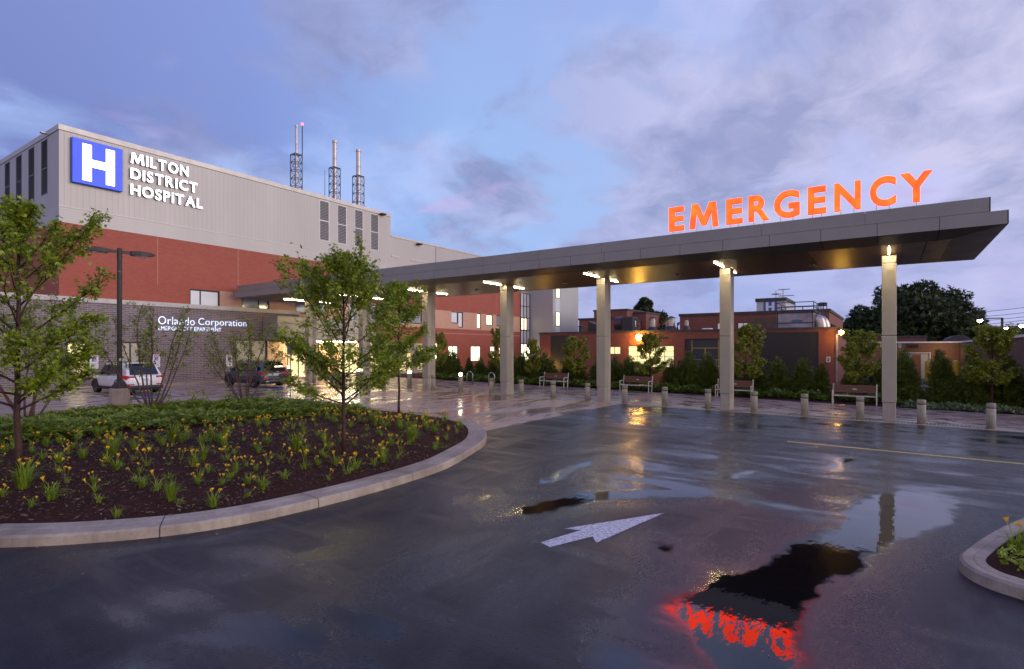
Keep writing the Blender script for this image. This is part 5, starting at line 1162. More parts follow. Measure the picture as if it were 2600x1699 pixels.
p = on_g(737, 1032); r = empty('sign_post', (14.5, 21.6, gz(21.6)), 'thin grey steel sign post at the island back edge', 'sign post')
b = MB(); b.path([(14.5, 21.6, gz(21.6)), (14.5, 21.6, 3.1)], .032, 8); b.build('post', M['galv'], r); b = MB(); b.box(14.44, 14.46, 21.35, 21.75, 2.55, 3.0); b.build('panel', M['galv'], r)

def parking_sign(x, y, z0, z1, label):
    r = empty('parking_sign', (x, y, gz(y)), label, 'sign', 'accessible parking signs'); w = .22; H = z1 - z0
    b = MB(); b.path([(x, y + .04, gz(y)), (x, y + .04, z1)], .03, 6); b.build('post', M['galv'], r)
    b = MB(); b.box(x - w, x + w, y - .01, y, z0, z0 + H * .39); b.box(x - w, x + w, y - .01, y, z0 + H * .41, z1); b.build('panel', M['sign_sheet'], r)
    b = MB(); n = 18; cz = z1 - H * .13; vs = []
    for k in range(n): q = 2 * math.pi * k / n; vs += [(x + .10 * math.cos(q), y - .013, cz + .10 * math.sin(q)), (x + .135 * math.cos(q), y - .013, cz + .135 * math.sin(q))]
    b.add(vs, [(2 * k, 2 * k + 1, (2 * k + 3) % (2 * n), (2 * k + 2) % (2 * n)) for k in range(n)]); b.add([(x - .085, y - .013, cz + .06), (x - .06, y - .013, cz + .085), (x + .085, y - .013, cz - .06), (x + .06, y - .013, cz - .085)], [(0, 1, 2, 3)]); b.build('prohibition_ring', M['sign_red'], r)
    b = MB(); text_on(b, 'P', (x - .045, y - .012, cz - .06), (1, 0, 0), (0, 0, 1), h=.12, weight=.02, depth=.001); b.build('letter', M['black'], r)
    b = MB(); zc = z1 - H * .36; b.box(x - .11, x + .11, y - .013, y - .0105, zc - .11, zc + .11); b.build('blue_square', M['blue'], r)
    b = MB(); vs = []
    for k in range(13): q = R(-150 + 20 * k); vs += [(x + .01 + .045 * math.cos(q), y - .0145, zc - .03 + .045 * math.sin(q)), (x + .01 + .062 * math.cos(q), y - .0145, zc - .03 + .062 * math.sin(q))]
    b.add(vs, [(2 * k, 2 * k + 1, 2 * k + 3, 2 * k + 2) for k in range(12)]); b.box(x - .025, x - .005, y - .0148, y - .014, zc - .02, zc + .05); b.box(x - .025, x + .05, y - .0148, y - .014, zc - .01, zc + .008); b.box(x + .04, x + .058, y - .0148, y - .014, zc - .07, zc - .005); b.lathe([(0, 0), (.018, .018), (0, .036)], 8, (x - .015, y - .015, zc + .055)); b.build('wheelchair_symbol', M['white'], r)
    b = MB()
    for k in range(3): b.box(x - .15, x + .15, y - .012, y - .0105, z0 + H * (.30 - .09 * k), z0 + H * (.325 - .09 * k))
    b.build('small_print', M['sign_grey'], r)
M['sign_grey'] = mat('sign_grey', (.16, .16, .20), .5)
for px, py0, py1, lab in ((239, 901, 937, 'accessible parking sign left of the white car, beside the lit window'), (397, 900, 932, 'accessible parking sign right of the white car roof'), (582, 901, 930, 'accessible parking sign left of the dark grey car, partly behind stems')):
    a = on_y(px, py0, 38.55); c = on_y(px, py1, 38.55); parking_sign(a.x, 38.55, c.z, a.z, lab)

# ------------------------------------------------------------------ cars (local: +y is the nose, x across, origin on the ground under the centre)
def make_car(name, loc, rz, label, paint, L, Wd, H, style):
    r = empty(name, loc, label, 'car', None, rz); h = L / 2; w = Wd / 2
    white = style == 'white'
    zb, zs = .30, (.98 if white else 1.0)          # sill, shoulder
    # lower body: sections along the length
    def sec(y, ws, z0, z1, tuck=.10):
        return [(-ws + tuck, y, z0), (ws - tuck, y, z0), (ws, y, z0 + .12), (ws + .012, y, (z0 + z1) / 2), (ws - .02, y, z1 - .07), (ws - .09, y, z1), (-ws + .09, y, z1), (-ws + .02, y, z1 - .07), (-ws - .012, y, (z0 + z1) / 2), (-ws, y, z0 + .12)]
    body = MB()
    S = [(-h, w * .80, .42, zs - .12), (-h + .05, w * .90, .38, zs + .0), (-h + .22, w * .97, .34, zs + .06), (-h + .8, w * 1.0, zb, zs + .05), (-.6, w, zb, zs), (.4, w, zb, zs - .02), (h * .45, w * .99, zb, zs - .03), (h * .62, w * .98, zb, zs - .06), (h * .88, w * .92, .32, .88), (h * .97, w * .80, .36, .76), (h, w * .70, .42, .66)]
    body.rings([sec(*q) for q in S]); bo = body.build('body', paint, r, True, world=False)
    # roof and pillars
    g = MB(); zr = H
    prof = [(-h + .12, zs - .02, .93), (-h + .34, zs + .38, .86), (-h + .55, zr - .06, .80), (-.75, zr, .80), (.35, zr - .02, .80), (.75, zr - .10, .82), (1.35 * L / 4.7, zs + .02, .92)]
    g.rings([[(-w * k, y, zs - .05), (w * k, y, zs - .05), (w * k * (.93 if z > zs + .1 else 1), y, max(z - .05, zs - .04)), (w * k * .86, y, max(z, zs - .03)), (-w * k * .86, y, max(z, zs - .03)), (-w * k * (.93 if z > zs + .1 else 1), y, max(z - .05, zs - .04))] for y, z, k in prof])
    g.build('cabin', paint, r, True, world=False)
    # rear window follows the slope of the tailgate
    def quad(mb, pts): mb.add(pts, [tuple(range(len(pts)))])
    rw = MB(); e = .02
    quad(rw, [(-w * .70, -h + .135 - e, zs + .07), (w * .70, -h + .135 - e, zs + .07), (w * .66, -h + .40 - e * 2, zs + .42), (w * .60, -h + .50 - e * 2, zr - .12), (-w * .60, -h + .50 - e * 2, zr - .12), (-w * .66, -h + .40 - e * 2, zs + .42)])
    rw.rings([[(-w * .72, -h + .155, zs + .05), (w * .72, -h + .155, zs + .05), (w * .72, -h + .105, zs + .06), (-w * .72, -h + .105, zs + .06)], [(-w * .66, -h + .55, zr - .11), (w * .66, -h + .55, zr - .11), (w * .62, -h + .43, zr - .10), (-w * .62, -h + .43, zr - .10)]])
    rw.build('rear_window', M['carglass'], r, False, world=False)
    sp = MB(); sp.bbox(-w * .64, w * .64, -h + .28, -h + .62, zr - .075, zr - .03, .02); sp.build('spoiler', paint, r, False, world=False)
    for s in (-1, 1):
        sw = MB()
        def sp_(y, z): 
            k = .945 - .13 * max(0, (z - zs)) / (zr - zs); return (s * (w * k + .012), y, z)
        if white: poly = [(1.15, zs + .03), (.55, zr - .17), (-.2, zr - .12), (-.95, zr - .17), (-1.55, zs + .33), (-1.15, zs + .10)]
        else: poly = [(1.18, zs + .03), (.58, zr - .17), (-.3, zr - .12), (-1.2, zr - .16), (-1.62, zs + .22), (-1.72, zs + .05)]
        pts = [sp_(*q) for q in poly]; n = len(pts); inn = [(p[0] - s * .06, p[1], p[2]) for p in pts]
        sw.add(pts + inn, [tuple(range(n)), tuple(range(2 * n - 1, n - 1, -1))] + [(i, (i + 1) % n, n + (i + 1) % n, n + i) for i in range(n)]); so = sw.build('side_window', M['carglass'], r, False, world=False)
        if not white:
            ch = MB(); ch.path([Vector(sp_(*q)) + Vector((s * .008, 0, 0)) for q in poly], .013, 5); ch.build('window_trim', M['chrome'], r, False, world=False)
        pl = MB(); pl.box(*sorted((s * (w * .86), s * (w * .915))), -.06, .02, zs, zr - .12); pl.build('door_pillar', M['trim'], r, False, world=False)
        mi = MB(); mi.bbox(*sorted((s * (w - .02), s * (w + .20))), .82, .98, zs + .02, zs + .18, .05); mi.build('wing_mirror', M['trim'] if white else paint, r, True, world=False)
        for yy in (.25, -.75): 
            hd = MB(); hd.bbox(*sorted((s * (w - .005), s * (w + .045))), yy - .11, yy + .11, zs - .20, zs - .165, .01); hd.build('door_handle', paint if white else M['chrome'], r, False, world=False)
        tl = MB()
        if white:
            tl.rings([[(s * w * .52, -h + .01, zs - .15), (s * w * .56, -h - .015, zs - .05), (s * w * .58, -h + .06, zs + .0)], [(s * w * .93, -h + .06, zs - .20), (s * w * .97, -h + .02, zs - .04), (s * w * .90, -h + .10, zs + .02)], [(s * w * 1.0, -h + .36, zs - .10), (s * (w * 1.015), -h + .36, zs - .02), (s * w * .98, -h + .38, zs + .05)]])
        else:
            tl.rings([[(s * w * .42, -h - .0, zs - .18), (s * w * .42, -h - .02, zs - .05), (s * w * .44, -h + .05, zs - .04)], [(s * w * .90, -h + .03, zs - .22), (s * w * .95, -h + .01, zs - .04), (s * w * .88, -h + .08, zs - .03)], [(s * w * .985, -h + .30, zs - .17), (s * w * 1.01, -h + .30, zs - .05), (s * w * .97, -h + .34, zs - .04)]])
        tl.build('tail_light', M['tail'], r, False, world=False)
        rf = MB(); rf.bbox(*sorted((s * w * .55, s * w * .88)), -h - .01, -h + .10, .50, .57, .01); rf.build('reflector', M['tail'], r, False, world=False)
        rr = MB(); rr.path([(s * w * .70, -1.6, zr - .03), (s * w * .71, -1.3, zr + .035), (s * w * .71, .3, zr + .03), (s * w * .70, .55, zr - .04)], .018, 6); rr.build('roof_rail', M['trim'] if white else M['chrome'], r, False, world=False)
        for yy in (h - .90, -h + .95):
            R_ = .36; tw = MB(); n = 24
            def ring(x, q): return [(x, yy + q * math.cos(2 * math.pi * k / n), R_ + q * math.sin(2 * math.pi * k / n)) for k in range(n)]
            xo, xi = s * (w + .005), s * (w - .22)
            tw.rings([ring(xi, R_ * .6), ring(xi, R_ * .97), ring(xi + s * .03, R_), ring(xo - s * .03, R_), ring(xo, R_ * .96), ring(xo, R_ * .70), ring(xo - s * .05, R_ * .66)]); wo = tw.build('wheel', M['tire'], r, False, world=False)
            rm = MB(); n5 = 5
            rm.rings([ring(xo - s * .004, R_ * .70), ring(xo - s * .004, R_ * .64), ring(xo - s * .06, R_ * .62)], False, False)
            for k in range(n5 * 2):
                q = 2 * math.pi * (k // 2 + (.10 if k % 2 else -.10)) / n5; d = Vector((0, math.cos(q), math.sin(q))); t_ = Vector((0, -math.sin(q), math.cos(q))) * .022; c = Vector((xo - s * .03, yy, R_))
                rm.rings([[tuple(c + d * .04 + t_), tuple(c + d * .04 - t_), tuple(c + d * .04 - t_ - Vector((s * .03, 0, 0))), tuple(c + d * .04 + t_ - Vector((s * .03, 0, 0)))], [tuple(c + d * R_ * .66 + t_ * .9 + Vector((s * .02, 0, 0))), tuple(c + d * R_ * .66 - t_ * .9 + Vector((s * .02, 0, 0))), tuple(c + d * R_ * .66 - t_ * .9 - Vector((s * .02, 0, 0))), tuple(c + d * R_ * .66 + t_ * .9 - Vector((s * .02, 0, 0)))]])
            rm.build('rim', M['rim'], wo, False, world=False)
            ar = MB(); pts = [(s * (w + .012), yy + (R_ + .055) * math.cos(q), R_ + (R_ + .055) * math.sin(q)) for q in [math.pi * k / 12 for k in range(13)]]; ar.path(pts, .028, 5)
            well = [(s * (w + .006), yy + (R_ + .04) * math.cos(q), R_ + (R_ + .04) * math.sin(q)) for q in [math.pi * k / 14 for k in range(15)]]
            ar.add(well + [(s * (w + .006), yy - R_ - .04, .28), (s * (w + .006), yy + R_ + .04, .28)], [tuple(range(17))]); ar.build('wheel_arch', M['trim'], r, False, world=False)
        sl = MB(); sl.bbox(*sorted((s * (w - .1), s * (w + .02))), -h + 1.35, h - 1.3, .24, .40, .02); sl.build('sill', M['trim'], r, False, world=False)
    bp = MB(); bp.bbox(-w * .93, w * .93, -h - .03, -h + .35, .30, .50, .05); bp.build('rear_bumper', M['trim'], r, False, world=False)
    if not white:
        cb = MB(); cb.bbox(-w * .72, w * .72, -h - .045, -h - .02, .40, .43, .006); cb.bbox(-w * .42, w * .42, -h - .02, -h + .05, zs - .11, zs - .08, .01); cb.build('chrome_strip', M['chrome'], r, False, world=False)
        for s in (-1, 1): ex = MB(); ex.bbox(*sorted((s * w * .5, s * w * .72)), -h - .05, -h + .1, .33, .395, .02); ex.build('tailpipe', M['chrome'], r, False, world=False)
    pp_ = MB(); zp = zs - .20; pp_.bbox(-.17, .17, -h - .015, -h + .02, zp - .07, zp + .07, .008); pp_.build('number_plate', M['plate'], r, False, world=False)
    gp = MB(); gp.box(-w * .72, w * .72, -h + .012, -h + .02, zs - .30, zs - .29); gp.build('tailgate_seam', M['trim'], r, False, world=False)
    un = MB(); un.box(-w * .8, w * .8, -h + .3, h - .3, .22, .34); un.build('underbody', M['trim'], r, False, world=False)
make_car('parked_car', (13.05, 34.35, gz(34.35) + .012), 0, 'white crossover car parked nose to the dark brick wall', M['car_white'], 4.70, 1.86, 1.68, 'white')
make_car('parked_car', (20.1, 33.75, gz(33.75) + .012), 0, 'dark blue grey sport utility car parked nearer the entrance', M['car_grey'], 4.66, 1.90, 1.64, 'grey')

# ------------------------------------------------------------------ far lamps, poles and wires
def far_lamp(px, py, X, power, label, arm=1.6, double=False):
    p = on_x(px, py, X); r = empty('car_park_lamp', (X, p.y, -.5), label, 'lamp post', 'lit lamp posts in the far car park')
    yp = p.y - (arm if not double else 0)
    b = MB(); b.path([(X, yp, -.5), (X, yp, p.z + .25)], .14, 8); b.build('pole', M['bronze'], r)
    for s in ((1,) if not double else (1, -1)):
        b = MB(); b.path([(X, yp, p.z + .2), (X, yp + s * arm, p.z + .2)], .07, 6); b.bbox(X - .3, X + .3, yp + s * arm - .45, yp + s * arm + .45, p.z + .06, p.z + .26, .04); h = b.build('lamp_head', M['bronze'], r)
        b = MB(); b.lathe([(0, -.26), (.20, -.2), (.28, -.08), (.26, .03), (0, .055)], 12, (X, yp + s * arm, p.z)); b.build('lens', M['far_led'], h, True)
M['far_led'] = emit('far_led', (1.0, .98, .82), 42.0)
far_lamp(2488, 813, 95, 100, 'bright white lamp on an arm above the annex, highest of the far lamps', 2.2)
far_lamp(2530, 833, 130, 60, 'twin headed lit lamp beside the distant tan building', 1.3, True)
far_lamp(2594, 827, 100, 60, 'lit lamp at the very right edge of the photo', 1.0)
def wires():
    X = 240.0
    for i, (p0, p1) in enumerate((((2130, 813), (2700, 768)), ((2130, 822), (2700, 782)), ((2130, 831), (2700, 793)), ((2130, 846), (2700, 800)))):
        a, b = on_x(*p0, X), on_x(*p1, X); m = MB(); n = 10; m.path([tuple(a + (b - a) * (k / n) - Vector((0, 0, 5.0 * (k / n) * (1 - k / n)))) for k in range(n + 1)], .07, 4)
        tag(m.build('power_line', M['darksteel']), ('topmost', 'second highest', 'third highest', 'lowest')[i] + ' overhead power line crossing the right sky', 'wire', 'overhead power lines')
    p = on_x(2489, 824, X); m = MB(); m.path([(X, p.y, -2), (X, p.y, p.z)], .2, 6); m.box(X - .2, X + .2, p.y - 1.6, p.y + 1.6, p.z - 1.6, p.z - 1.3); m.box(X - .2, X + .2, p.y - 1.2, p.y + 1.2, p.z - 3.2, p.z - 2.9)
    tag(m.build('utility_pole', M['darksteel']), 'far wooden utility pole with crossarms beside the brightest lamp', 'utility pole')
wires()
hm = MB(); X = 1800.0; pts = []
for k in range(61):
    px = 2150 + k * 22; prof = 852 - 26 * math.exp(-((px - 2640) / 190.0) ** 2) - 8 * math.exp(-((px - 2420) / 90.0) ** 2) + 2.2 * math.sin(k * .9) * .5
    pts.append(on_x(px, prof, X))
hm.add([tuple(q) for q in pts] + [(X, q.y, -20) for q in pts] + [(X + 400, q.y, -20) for q in pts], [f for k in range(60) for f in ((k, k + 1, 62 + k, 61 + k), (k, 122 + k, 123 + k, k + 1))])
tag(hm.build('hills', M['hill']), kind='structure')
# ------------------------------------------------------------------ vegetation
def unit(a): return a / np.maximum(np.linalg.norm(a, axis=-1, keepdims=True), 1e-9)
LEAF_MAPLE = (np.array([(0, 0, 0), (-.14, .42, .03), (.14, .42, .03), (-.30, .08, 0), (.30, .08, 0), (0, 1, -.12), (-.56, .62, -.06), (.56, .62, -.06)]), np.array([(0, 2, 5, 1), (0, 1, 6, 3), (0, 4, 7, 2)]))
LEAF_OVAL = (np.array([(0, 0, 0), (-.25, .38, .05), (.25, .38, .05), (-.2, .7, .02), (.2, .7, .02), (0, 1, -.08)]), np.array([(0, 2, 4, 1), (1, 4, 5, 3)]))
LEAF_KITE = (np.array([(0, 0, 0), (-.3, .5, 0), (.3, .5, 0), (0, 1, 0)]), np.array([(0, 2, 3, 1)]))
FROND = (np.array([(0, 0, 0), (.05, .45, .02), (0, 1, 0), (-.05, .45, .02), (.30, .55, .03), (.44, .86, 0), (.12, .55, .0), (-.30, .55, .03), (-.44, .86, 0), (-.12, .55, 0), (.02, .18, 0), (-.02, .18, 0)]), np.array([(0, 1, 2, 3), (10, 4, 5, 6), (11, 9, 8, 7)]))
def leaves(P, D, N, S, shape):
    """scatter a leaf shape: P positions, D tip directions, N normals, S sizes"""
    lv, lf = shape; D = unit(D); X = unit(np.cross(D, N)); Nn = np.cross(X, D)
    V = P[:, None, :] + S[:, None, None] * (lv[None, :, 0:1] * X[:, None, :] + lv[None, :, 1:2] * D[:, None, :] + lv[None, :, 2:3] * Nn[:, None, :])
    Fc = lf[None] + (np.arange(len(P)) * len(lv))[:, None, None]
    return V.reshape(-1, 3), Fc.reshape(-1, 4)
class Tree:
    def __init__(s, seed): s.r = random.Random(seed); s.w = MB(); s.a = []; s.d = []
    def limb(s, p, d, L, r0, r1, seg=5, up=.15, wob=.12, sides=5):
        pts = [Vector(p)]; d = Vector(d).normalized()
        for i in range(seg):
            d = (d + Vector((s.r.gauss(0, wob), s.r.gauss(0, wob), s.r.gauss(0, wob) + up))).normalized(); pts.append(pts[-1] + d * L / seg)
        s.w.path(pts, [r0 + (r1 - r0) * i / seg for i in range(seg + 1)], sides); return pts
    def anchor(s, pts, t0, step, spread):
        for i in range(len(pts) - 1):
            a, b = pts[i], pts[i + 1]; L = (b - a).length; k = max(1, int(L / step))
            for j in range(k):
                t = (i + (j + s.r.random()) / k) / (len(pts) - 1)
                if t < t0: continue
                q = a + (b - a) * ((j + s.r.random()) / k)
                o = Vector((s.r.gauss(0, 1), s.r.gauss(0, 1), s.r.gauss(0, .8))).normalized()
                s.a.append(q + o * spread * s.r.random()); s.d.append((b - a).normalized() * .5 + o)
    def at(s, pts, t):
        f = t * (len(pts) - 1); i = min(int(f), len(pts) - 2); return pts[i] + (pts[i + 1] - pts[i]) * (f - i), (pts[i + 1] - pts[i]).normalized()
    def foliage(s, name, per, size, shape, m, parent, jit=.05, droop=.55, flat=.6):
        g = np.random.default_rng(s.r.randrange(1 << 30)); A = np.array([tuple(q) for q in s.a]); D = np.array([tuple(q) for q in s.d]); A = np.repeat(A, per, 0); D = np.repeat(D, per, 0); n = len(A)
        A = A + g.normal(0, jit, (n, 3)); D = unit(D) + g.normal(0, .55, (n, 3)); D[:, 2] -= droop
        N = g.normal(0, .5, (n, 3)) + np.array([0, 0, flat * 1.6]); S = size * g.uniform(.45, 1.45, n)
        V, Fc = leaves(A, D, N, S, shape); return np_mesh(name, V, Fc, m, parent)
def maple(root, seed, H, zlo, rad, r0, n1=17, size=.095, per=2, m='leaf', lean=0.0, step=.075, tip=.9):
    t = Tree(seed); R_ = t.r
    tr = [Vector((lean * k / 9 + R_.gauss(0, .012) * (k > 0), R_.gauss(0, .012) * (k > 0), H * .96 * k / 9)) for k in range(10)]
    t.w.path(tr, [r0 * (1.25 if k == 0 else 1) * (1 - .085 * k) + .006 for k in range(10)], 9)
    for i in range(n1):
        f = zlo / H + (.93 - zlo / H) * (i / (n1 - 1)) ** 1.22; p, d = t.at(tr, f / .96 if f < .96 else .999); az = i * 2.39996 + R_.uniform(-.35, .35)
        k = 1 - (f - zlo / H) / (1 - zlo / H)                        # 1 at the lowest limb, 0 at the top
        reach = rad * (min(1, k * 1.42 + .05) if k < .66 else 1.0 - .2 * (k - .66)) * R_.uniform(.74, 1.14)
        el = R(R_.uniform(28, 46) + 22 * (1 - k) - (16 if k > .72 else 0)); L = min(reach / max(.35, math.cos(el + .1)), (H * 1.0 - p.z) / math.sin(el + .1) * R_.uniform(.75, .98) + .12)
        d1 = Vector((math.cos(az) * math.cos(el), math.sin(az) * math.cos(el), math.sin(el)))
        pts = t.limb(p, d1, L, max(.010, r0 * (.20 + .25 * k)), .004, 6, .05, .07); t.anchor(pts, .30, step, .07)
        ns = 4 + int(7 * k + R_.random() * 2)
        for j in range(ns):
            tt = .28 + .68 * (j + R_.random() * .6) / ns; q, dd = t.at(pts, tt); a2 = R_.choice((-1, 1)) * R_.uniform(.5, 1.0)
            side = Vector((-dd.y, dd.x, 0)).normalized(); d2 = dd * math.cos(a2) + side * math.sin(a2) + Vector((0, 0, R_.uniform(-.25, .35)))
            L2 = L * (1 - tt * .6) * R_.uniform(.28, .5); p2 = t.limb(q, d2, L2, .008, .003, 4, .06, .12, 4); t.anchor(p2, .2, step, .08)
            for h in range(2):
                q3, d3 = t.at(p2, R_.uniform(.35, .9)); p3 = t.limb(q3, d3 + Vector((R_.gauss(0, .6), R_.gauss(0, .6), R_.gauss(.1, .4))), L2 * .45, .006, .003, 3, .05, .1, 3); t.anchor(p3, .1, step, .08)
    t.anchor(tr, .84, .03, .13)
    t.w.build('trunk', M['bark'], root, True, world=False); t.foliage('crown', per, size, LEAF_MAPLE, M[m], root)
    return t
def big_tree(loc, label, seed, H, zlo, rad, r0, **k):
    root = empty('maple_tree', (loc[0], loc[1], gz(loc[1]) + .1), label, 'tree', 'young maples on the planting island'); return maple(root, seed, H, zlo, rad, r0, **k)
big_tree((3.57, 14.4), 'leafy maple nearest the camera with its crown running out of the left edge', 11, 5.35, 1.25, 1.80, .060, n1=30, size=.072, per=6, step=.07)
big_tree((8.71, 10.84), 'maple in front of the canopy standing alone in the mulch with drooping lower limbs', 23, 4.75, 1.15, 1.72, .044, n1=30, size=.070, per=6, step=.07)
big_tree((14.02, 14.44), 'smaller maple with a clean straight stem at the far tip of the island', 37, 4.75, 1.70, 1.30, .038, n1=28, size=.074, per=6, step=.07)
def shrub_tree(loc, label, seed, H, rad, n=8, size=.085):
    root = empty('serviceberry', (loc[0], loc[1], gz(loc[1]) + .1), label, 'small tree', 'multi stemmed serviceberries on the island'); t = Tree(seed); R_ = t.r
    for i in range(n):
        az = i * 2 * math.pi / n + R_.uniform(-.3, .3); k = R_.uniform(.35, 1.0); d = Vector((math.cos(az) * k * .55, math.sin(az) * k * .55, 1)); L = H * R_.uniform(.8, 1.05) * (1 - .12 * k)
        pts = t.limb((math.cos(az) * .10, math.sin(az) * .10, -.05), d, L, .038, .007, 9, .03, .07, 6)
        for q in pts: 
            rr = math.hypot(q.x, q.y)
            if rr > rad: q.x *= rad / rr; q.y *= rad / rr
        for j in range(9):
            tt = .44 + .55 * j / 9; p, dd = t.at(pts, tt); a = R_.uniform(0, 6.28)
            p2 = t.limb(p, dd * .6 + Vector((math.cos(a), math.sin(a), .2)) * .8, R_.uniform(.3, .75) * (1.15 - tt * .5), .009, .003, 4, .08, .12, 4); t.anchor(p2, .25, .085, .06)
            q3, d3 = t.at(p2, .6); p3 = t.limb(q3, d3 + Vector((R_.gauss(0, .7), R_.gauss(0, .7), .2)), .28, .005, .002, 3, .05, .1, 3); t.anchor(p3, .1, .085, .06)
        t.anchor(pts, .7, .09, .06)
    t.w.build('stems', M['twig'], root, True, world=False); t.foliage('crown', 6, size, LEAF_OVAL, M['leaf2'], root, .055, .1, .5)
shrub_tree((5.9, 22.7), 'multi stemmed serviceberry behind the left maple trunk', 5, 4.5, 1.5, 7); shrub_tree((9.64, 23.1), 'multi stemmed serviceberry beside the lamp post in front of the white car', 6, 4.6, 1.7, 9); shrub_tree((13.05, 22.7), 'multi stemmed serviceberry in front of the dark parked car', 8, 4.1, 1.35, 8)

# young street trees behind the benches
yproto = []
for i, (H, rad) in enumerate(((3.75, 1.05), (3.55, .98), (3.95, 1.1))):
    r = empty('young_maple', (0, 0, 0)); maple(r, 50 + i, H, .95, rad, .035, n1=19, size=.11, per=5, m='leaf_y', step=.075); yproto.append(r)
used = set()
for i, (y, lab) in enumerate(((30.1, 'young maple left of the brick wing ground windows, farthest of its row'), (24.2, 'young maple left of the second canopy column in the hedge'), (21.2, 'thin young maple before the glazed stair corner'), (17.9, 'young maple in front of the amber corrugated wall'), (12.5, 'young maple under the sodium lamp before the workshop windows'), (6.8, 'young maple right of the fourth canopy column'), (1.25, 'yellow green young maple behind the bench nearest the road'), (-4.0, 'yellow green young maple at the right edge before the annex side wall'))):
    k = i % 3; o = yproto[k] if k not in used else copy_tree(yproto[k]); used.add(k)
    o.location = (33.9, y, gz(y)); o.rotation_euler = (0, 0, i * 1.1); o.scale = ((.62, .8, .6, .95, 1.0, 1.0, .95, 1.12)[i],) * 2 + ((1.0, 1.12, .8, .9, .98, 1.0, .98, 1.06)[i],); tag(o, lab, 'tree', 'young maples behind the benches')
# clipped cedar row
def cedar(root, seed, H, rad, n=3000):
    g = np.random.default_rng(seed); kk = 9; off = g.normal(0, .36 * rad, (kk, 2)); hh = H * g.uniform(.55, 1.0, kk); hh[0] = H; off[0] = 0; wd = rad * g.uniform(.42, .72, kk); ki = g.integers(0, kk, n); t = g.power(1.25, n); t = 1 - t; t = np.clip(t * 1.0 + g.normal(0, .02, n), 0, 1)
    prof = wd[ki] * np.clip(np.where(t < .25, .72 + t * 1.1, 1.0) * (1 - t ** 1.8) + .05, .03, 1) ; az = g.uniform(0, 2 * np.pi, n); lump = 1 + .30 * np.sin(az * 3 + seed + t * 4) * np.cos(t * 11 + seed) + g.normal(0, .15, n)
    q = np.sqrt(g.uniform(.25, 1, n)); rr = prof * q * lump
    P = np.stack([off[ki, 0] * (1 - .3 * t) + np.cos(az) * rr, off[ki, 1] * (1 - .3 * t) + np.sin(az) * rr, t * hh[ki]], -1); D = np.stack([np.cos(az) * .7, np.sin(az) * .7, np.full(n, .9)], -1) + g.normal(0, .35, (n, 3)); N = np.stack([np.cos(az), np.sin(az), np.zeros(n)], -1) + g.normal(0, .7, (n, 3))
    V, Fc = leaves(P, D, N, g.uniform(.12, .30, n), FROND); np_mesh('foliage', V, Fc, M['cedar'], root)
    b = MB(); b.path([(0, 0, -.05), (.01, 0, H * .5), (0, .01, H * .85)], [.05, .035, .01], 6); b.build('trunk', M['bark'], root, True, world=False)
cp = []
for i in range(4): r = empty('cedar_shrub', (0, 0, 0)); cedar(r, 70 + i, 2.15, .72); cp.append(r)
used = set(); i = 0; rg = random.Random(4)
for y in np.arange(-8.6, 31.5, 1.28):
    k = i % 4; o = cp[k] if k not in used else copy_tree(cp[k]); used.add(k); yy = y + rg.uniform(-.22, .22)
    o.location = (35.5 + rg.uniform(-.25, .25), yy, gz(yy)); o.rotation_euler = (0, 0, rg.uniform(0, 6)); s = rg.uniform(.78, 1.14); o.scale = (s * rg.uniform(.9, 1.15), s * rg.uniform(.9, 1.15), s)
    if yy < 2.5: o.scale.z *= 1.12
    tag(o, f'{WORDS[i] if i < len(WORDS) else "last"} dark green cedar from the right end of the hedge behind the benches' if i < 30 else f'cedar number {i} at the far left end of the hedge', 'shrub', 'cedar hedge behind the benches'); i += 1
def mounds(name, region, n, size, m, shape, seed, h=.3, label=None, cat=None):
    g = np.random.default_rng(seed); (x0, x1), (y0, y1) = region; P = np.stack([g.uniform(x0, x1, n), g.uniform(y0, y1, n), np.zeros(n)], -1)
    lump = .5 + .5 * np.sin(P[:, 1] * 4.1 + np.sin(P[:, 0] * 6)); P[:, 2] = SL * P[:, 1] + h * (.25 + .75 * lump) * g.uniform(.2, 1, n); az = g.uniform(0, 6.28, n)
    D = np.stack([np.cos(az), np.sin(az), g.uniform(.2, 1.4, n)], -1); V, Fc = leaves(P, D, g.normal(0, .5, (n, 3)) + (0, 0, 1), g.uniform(.6, 1.2, n) * size, shape); return np_mesh(name, V, Fc, m)
tag(mounds('border_grass', ((32.95, 33.75), (-.5, 30)), 9000, .22, M['liriope'], LEAF_KITE, 3, .44), kind='stuff'); tag(mounds('ground_cover_leaves', ((31.3, 33.6), (-12, -.6)), 5200, .16, M['hosta'], LEAF_OVAL, 5, .22), kind='stuff')
tag(mounds('bed_ground_cover', ((32.9, 36.5), (-5, 30)), 4500, .15, M['liriope'], LEAF_OVAL, 6, .16), kind='stuff')

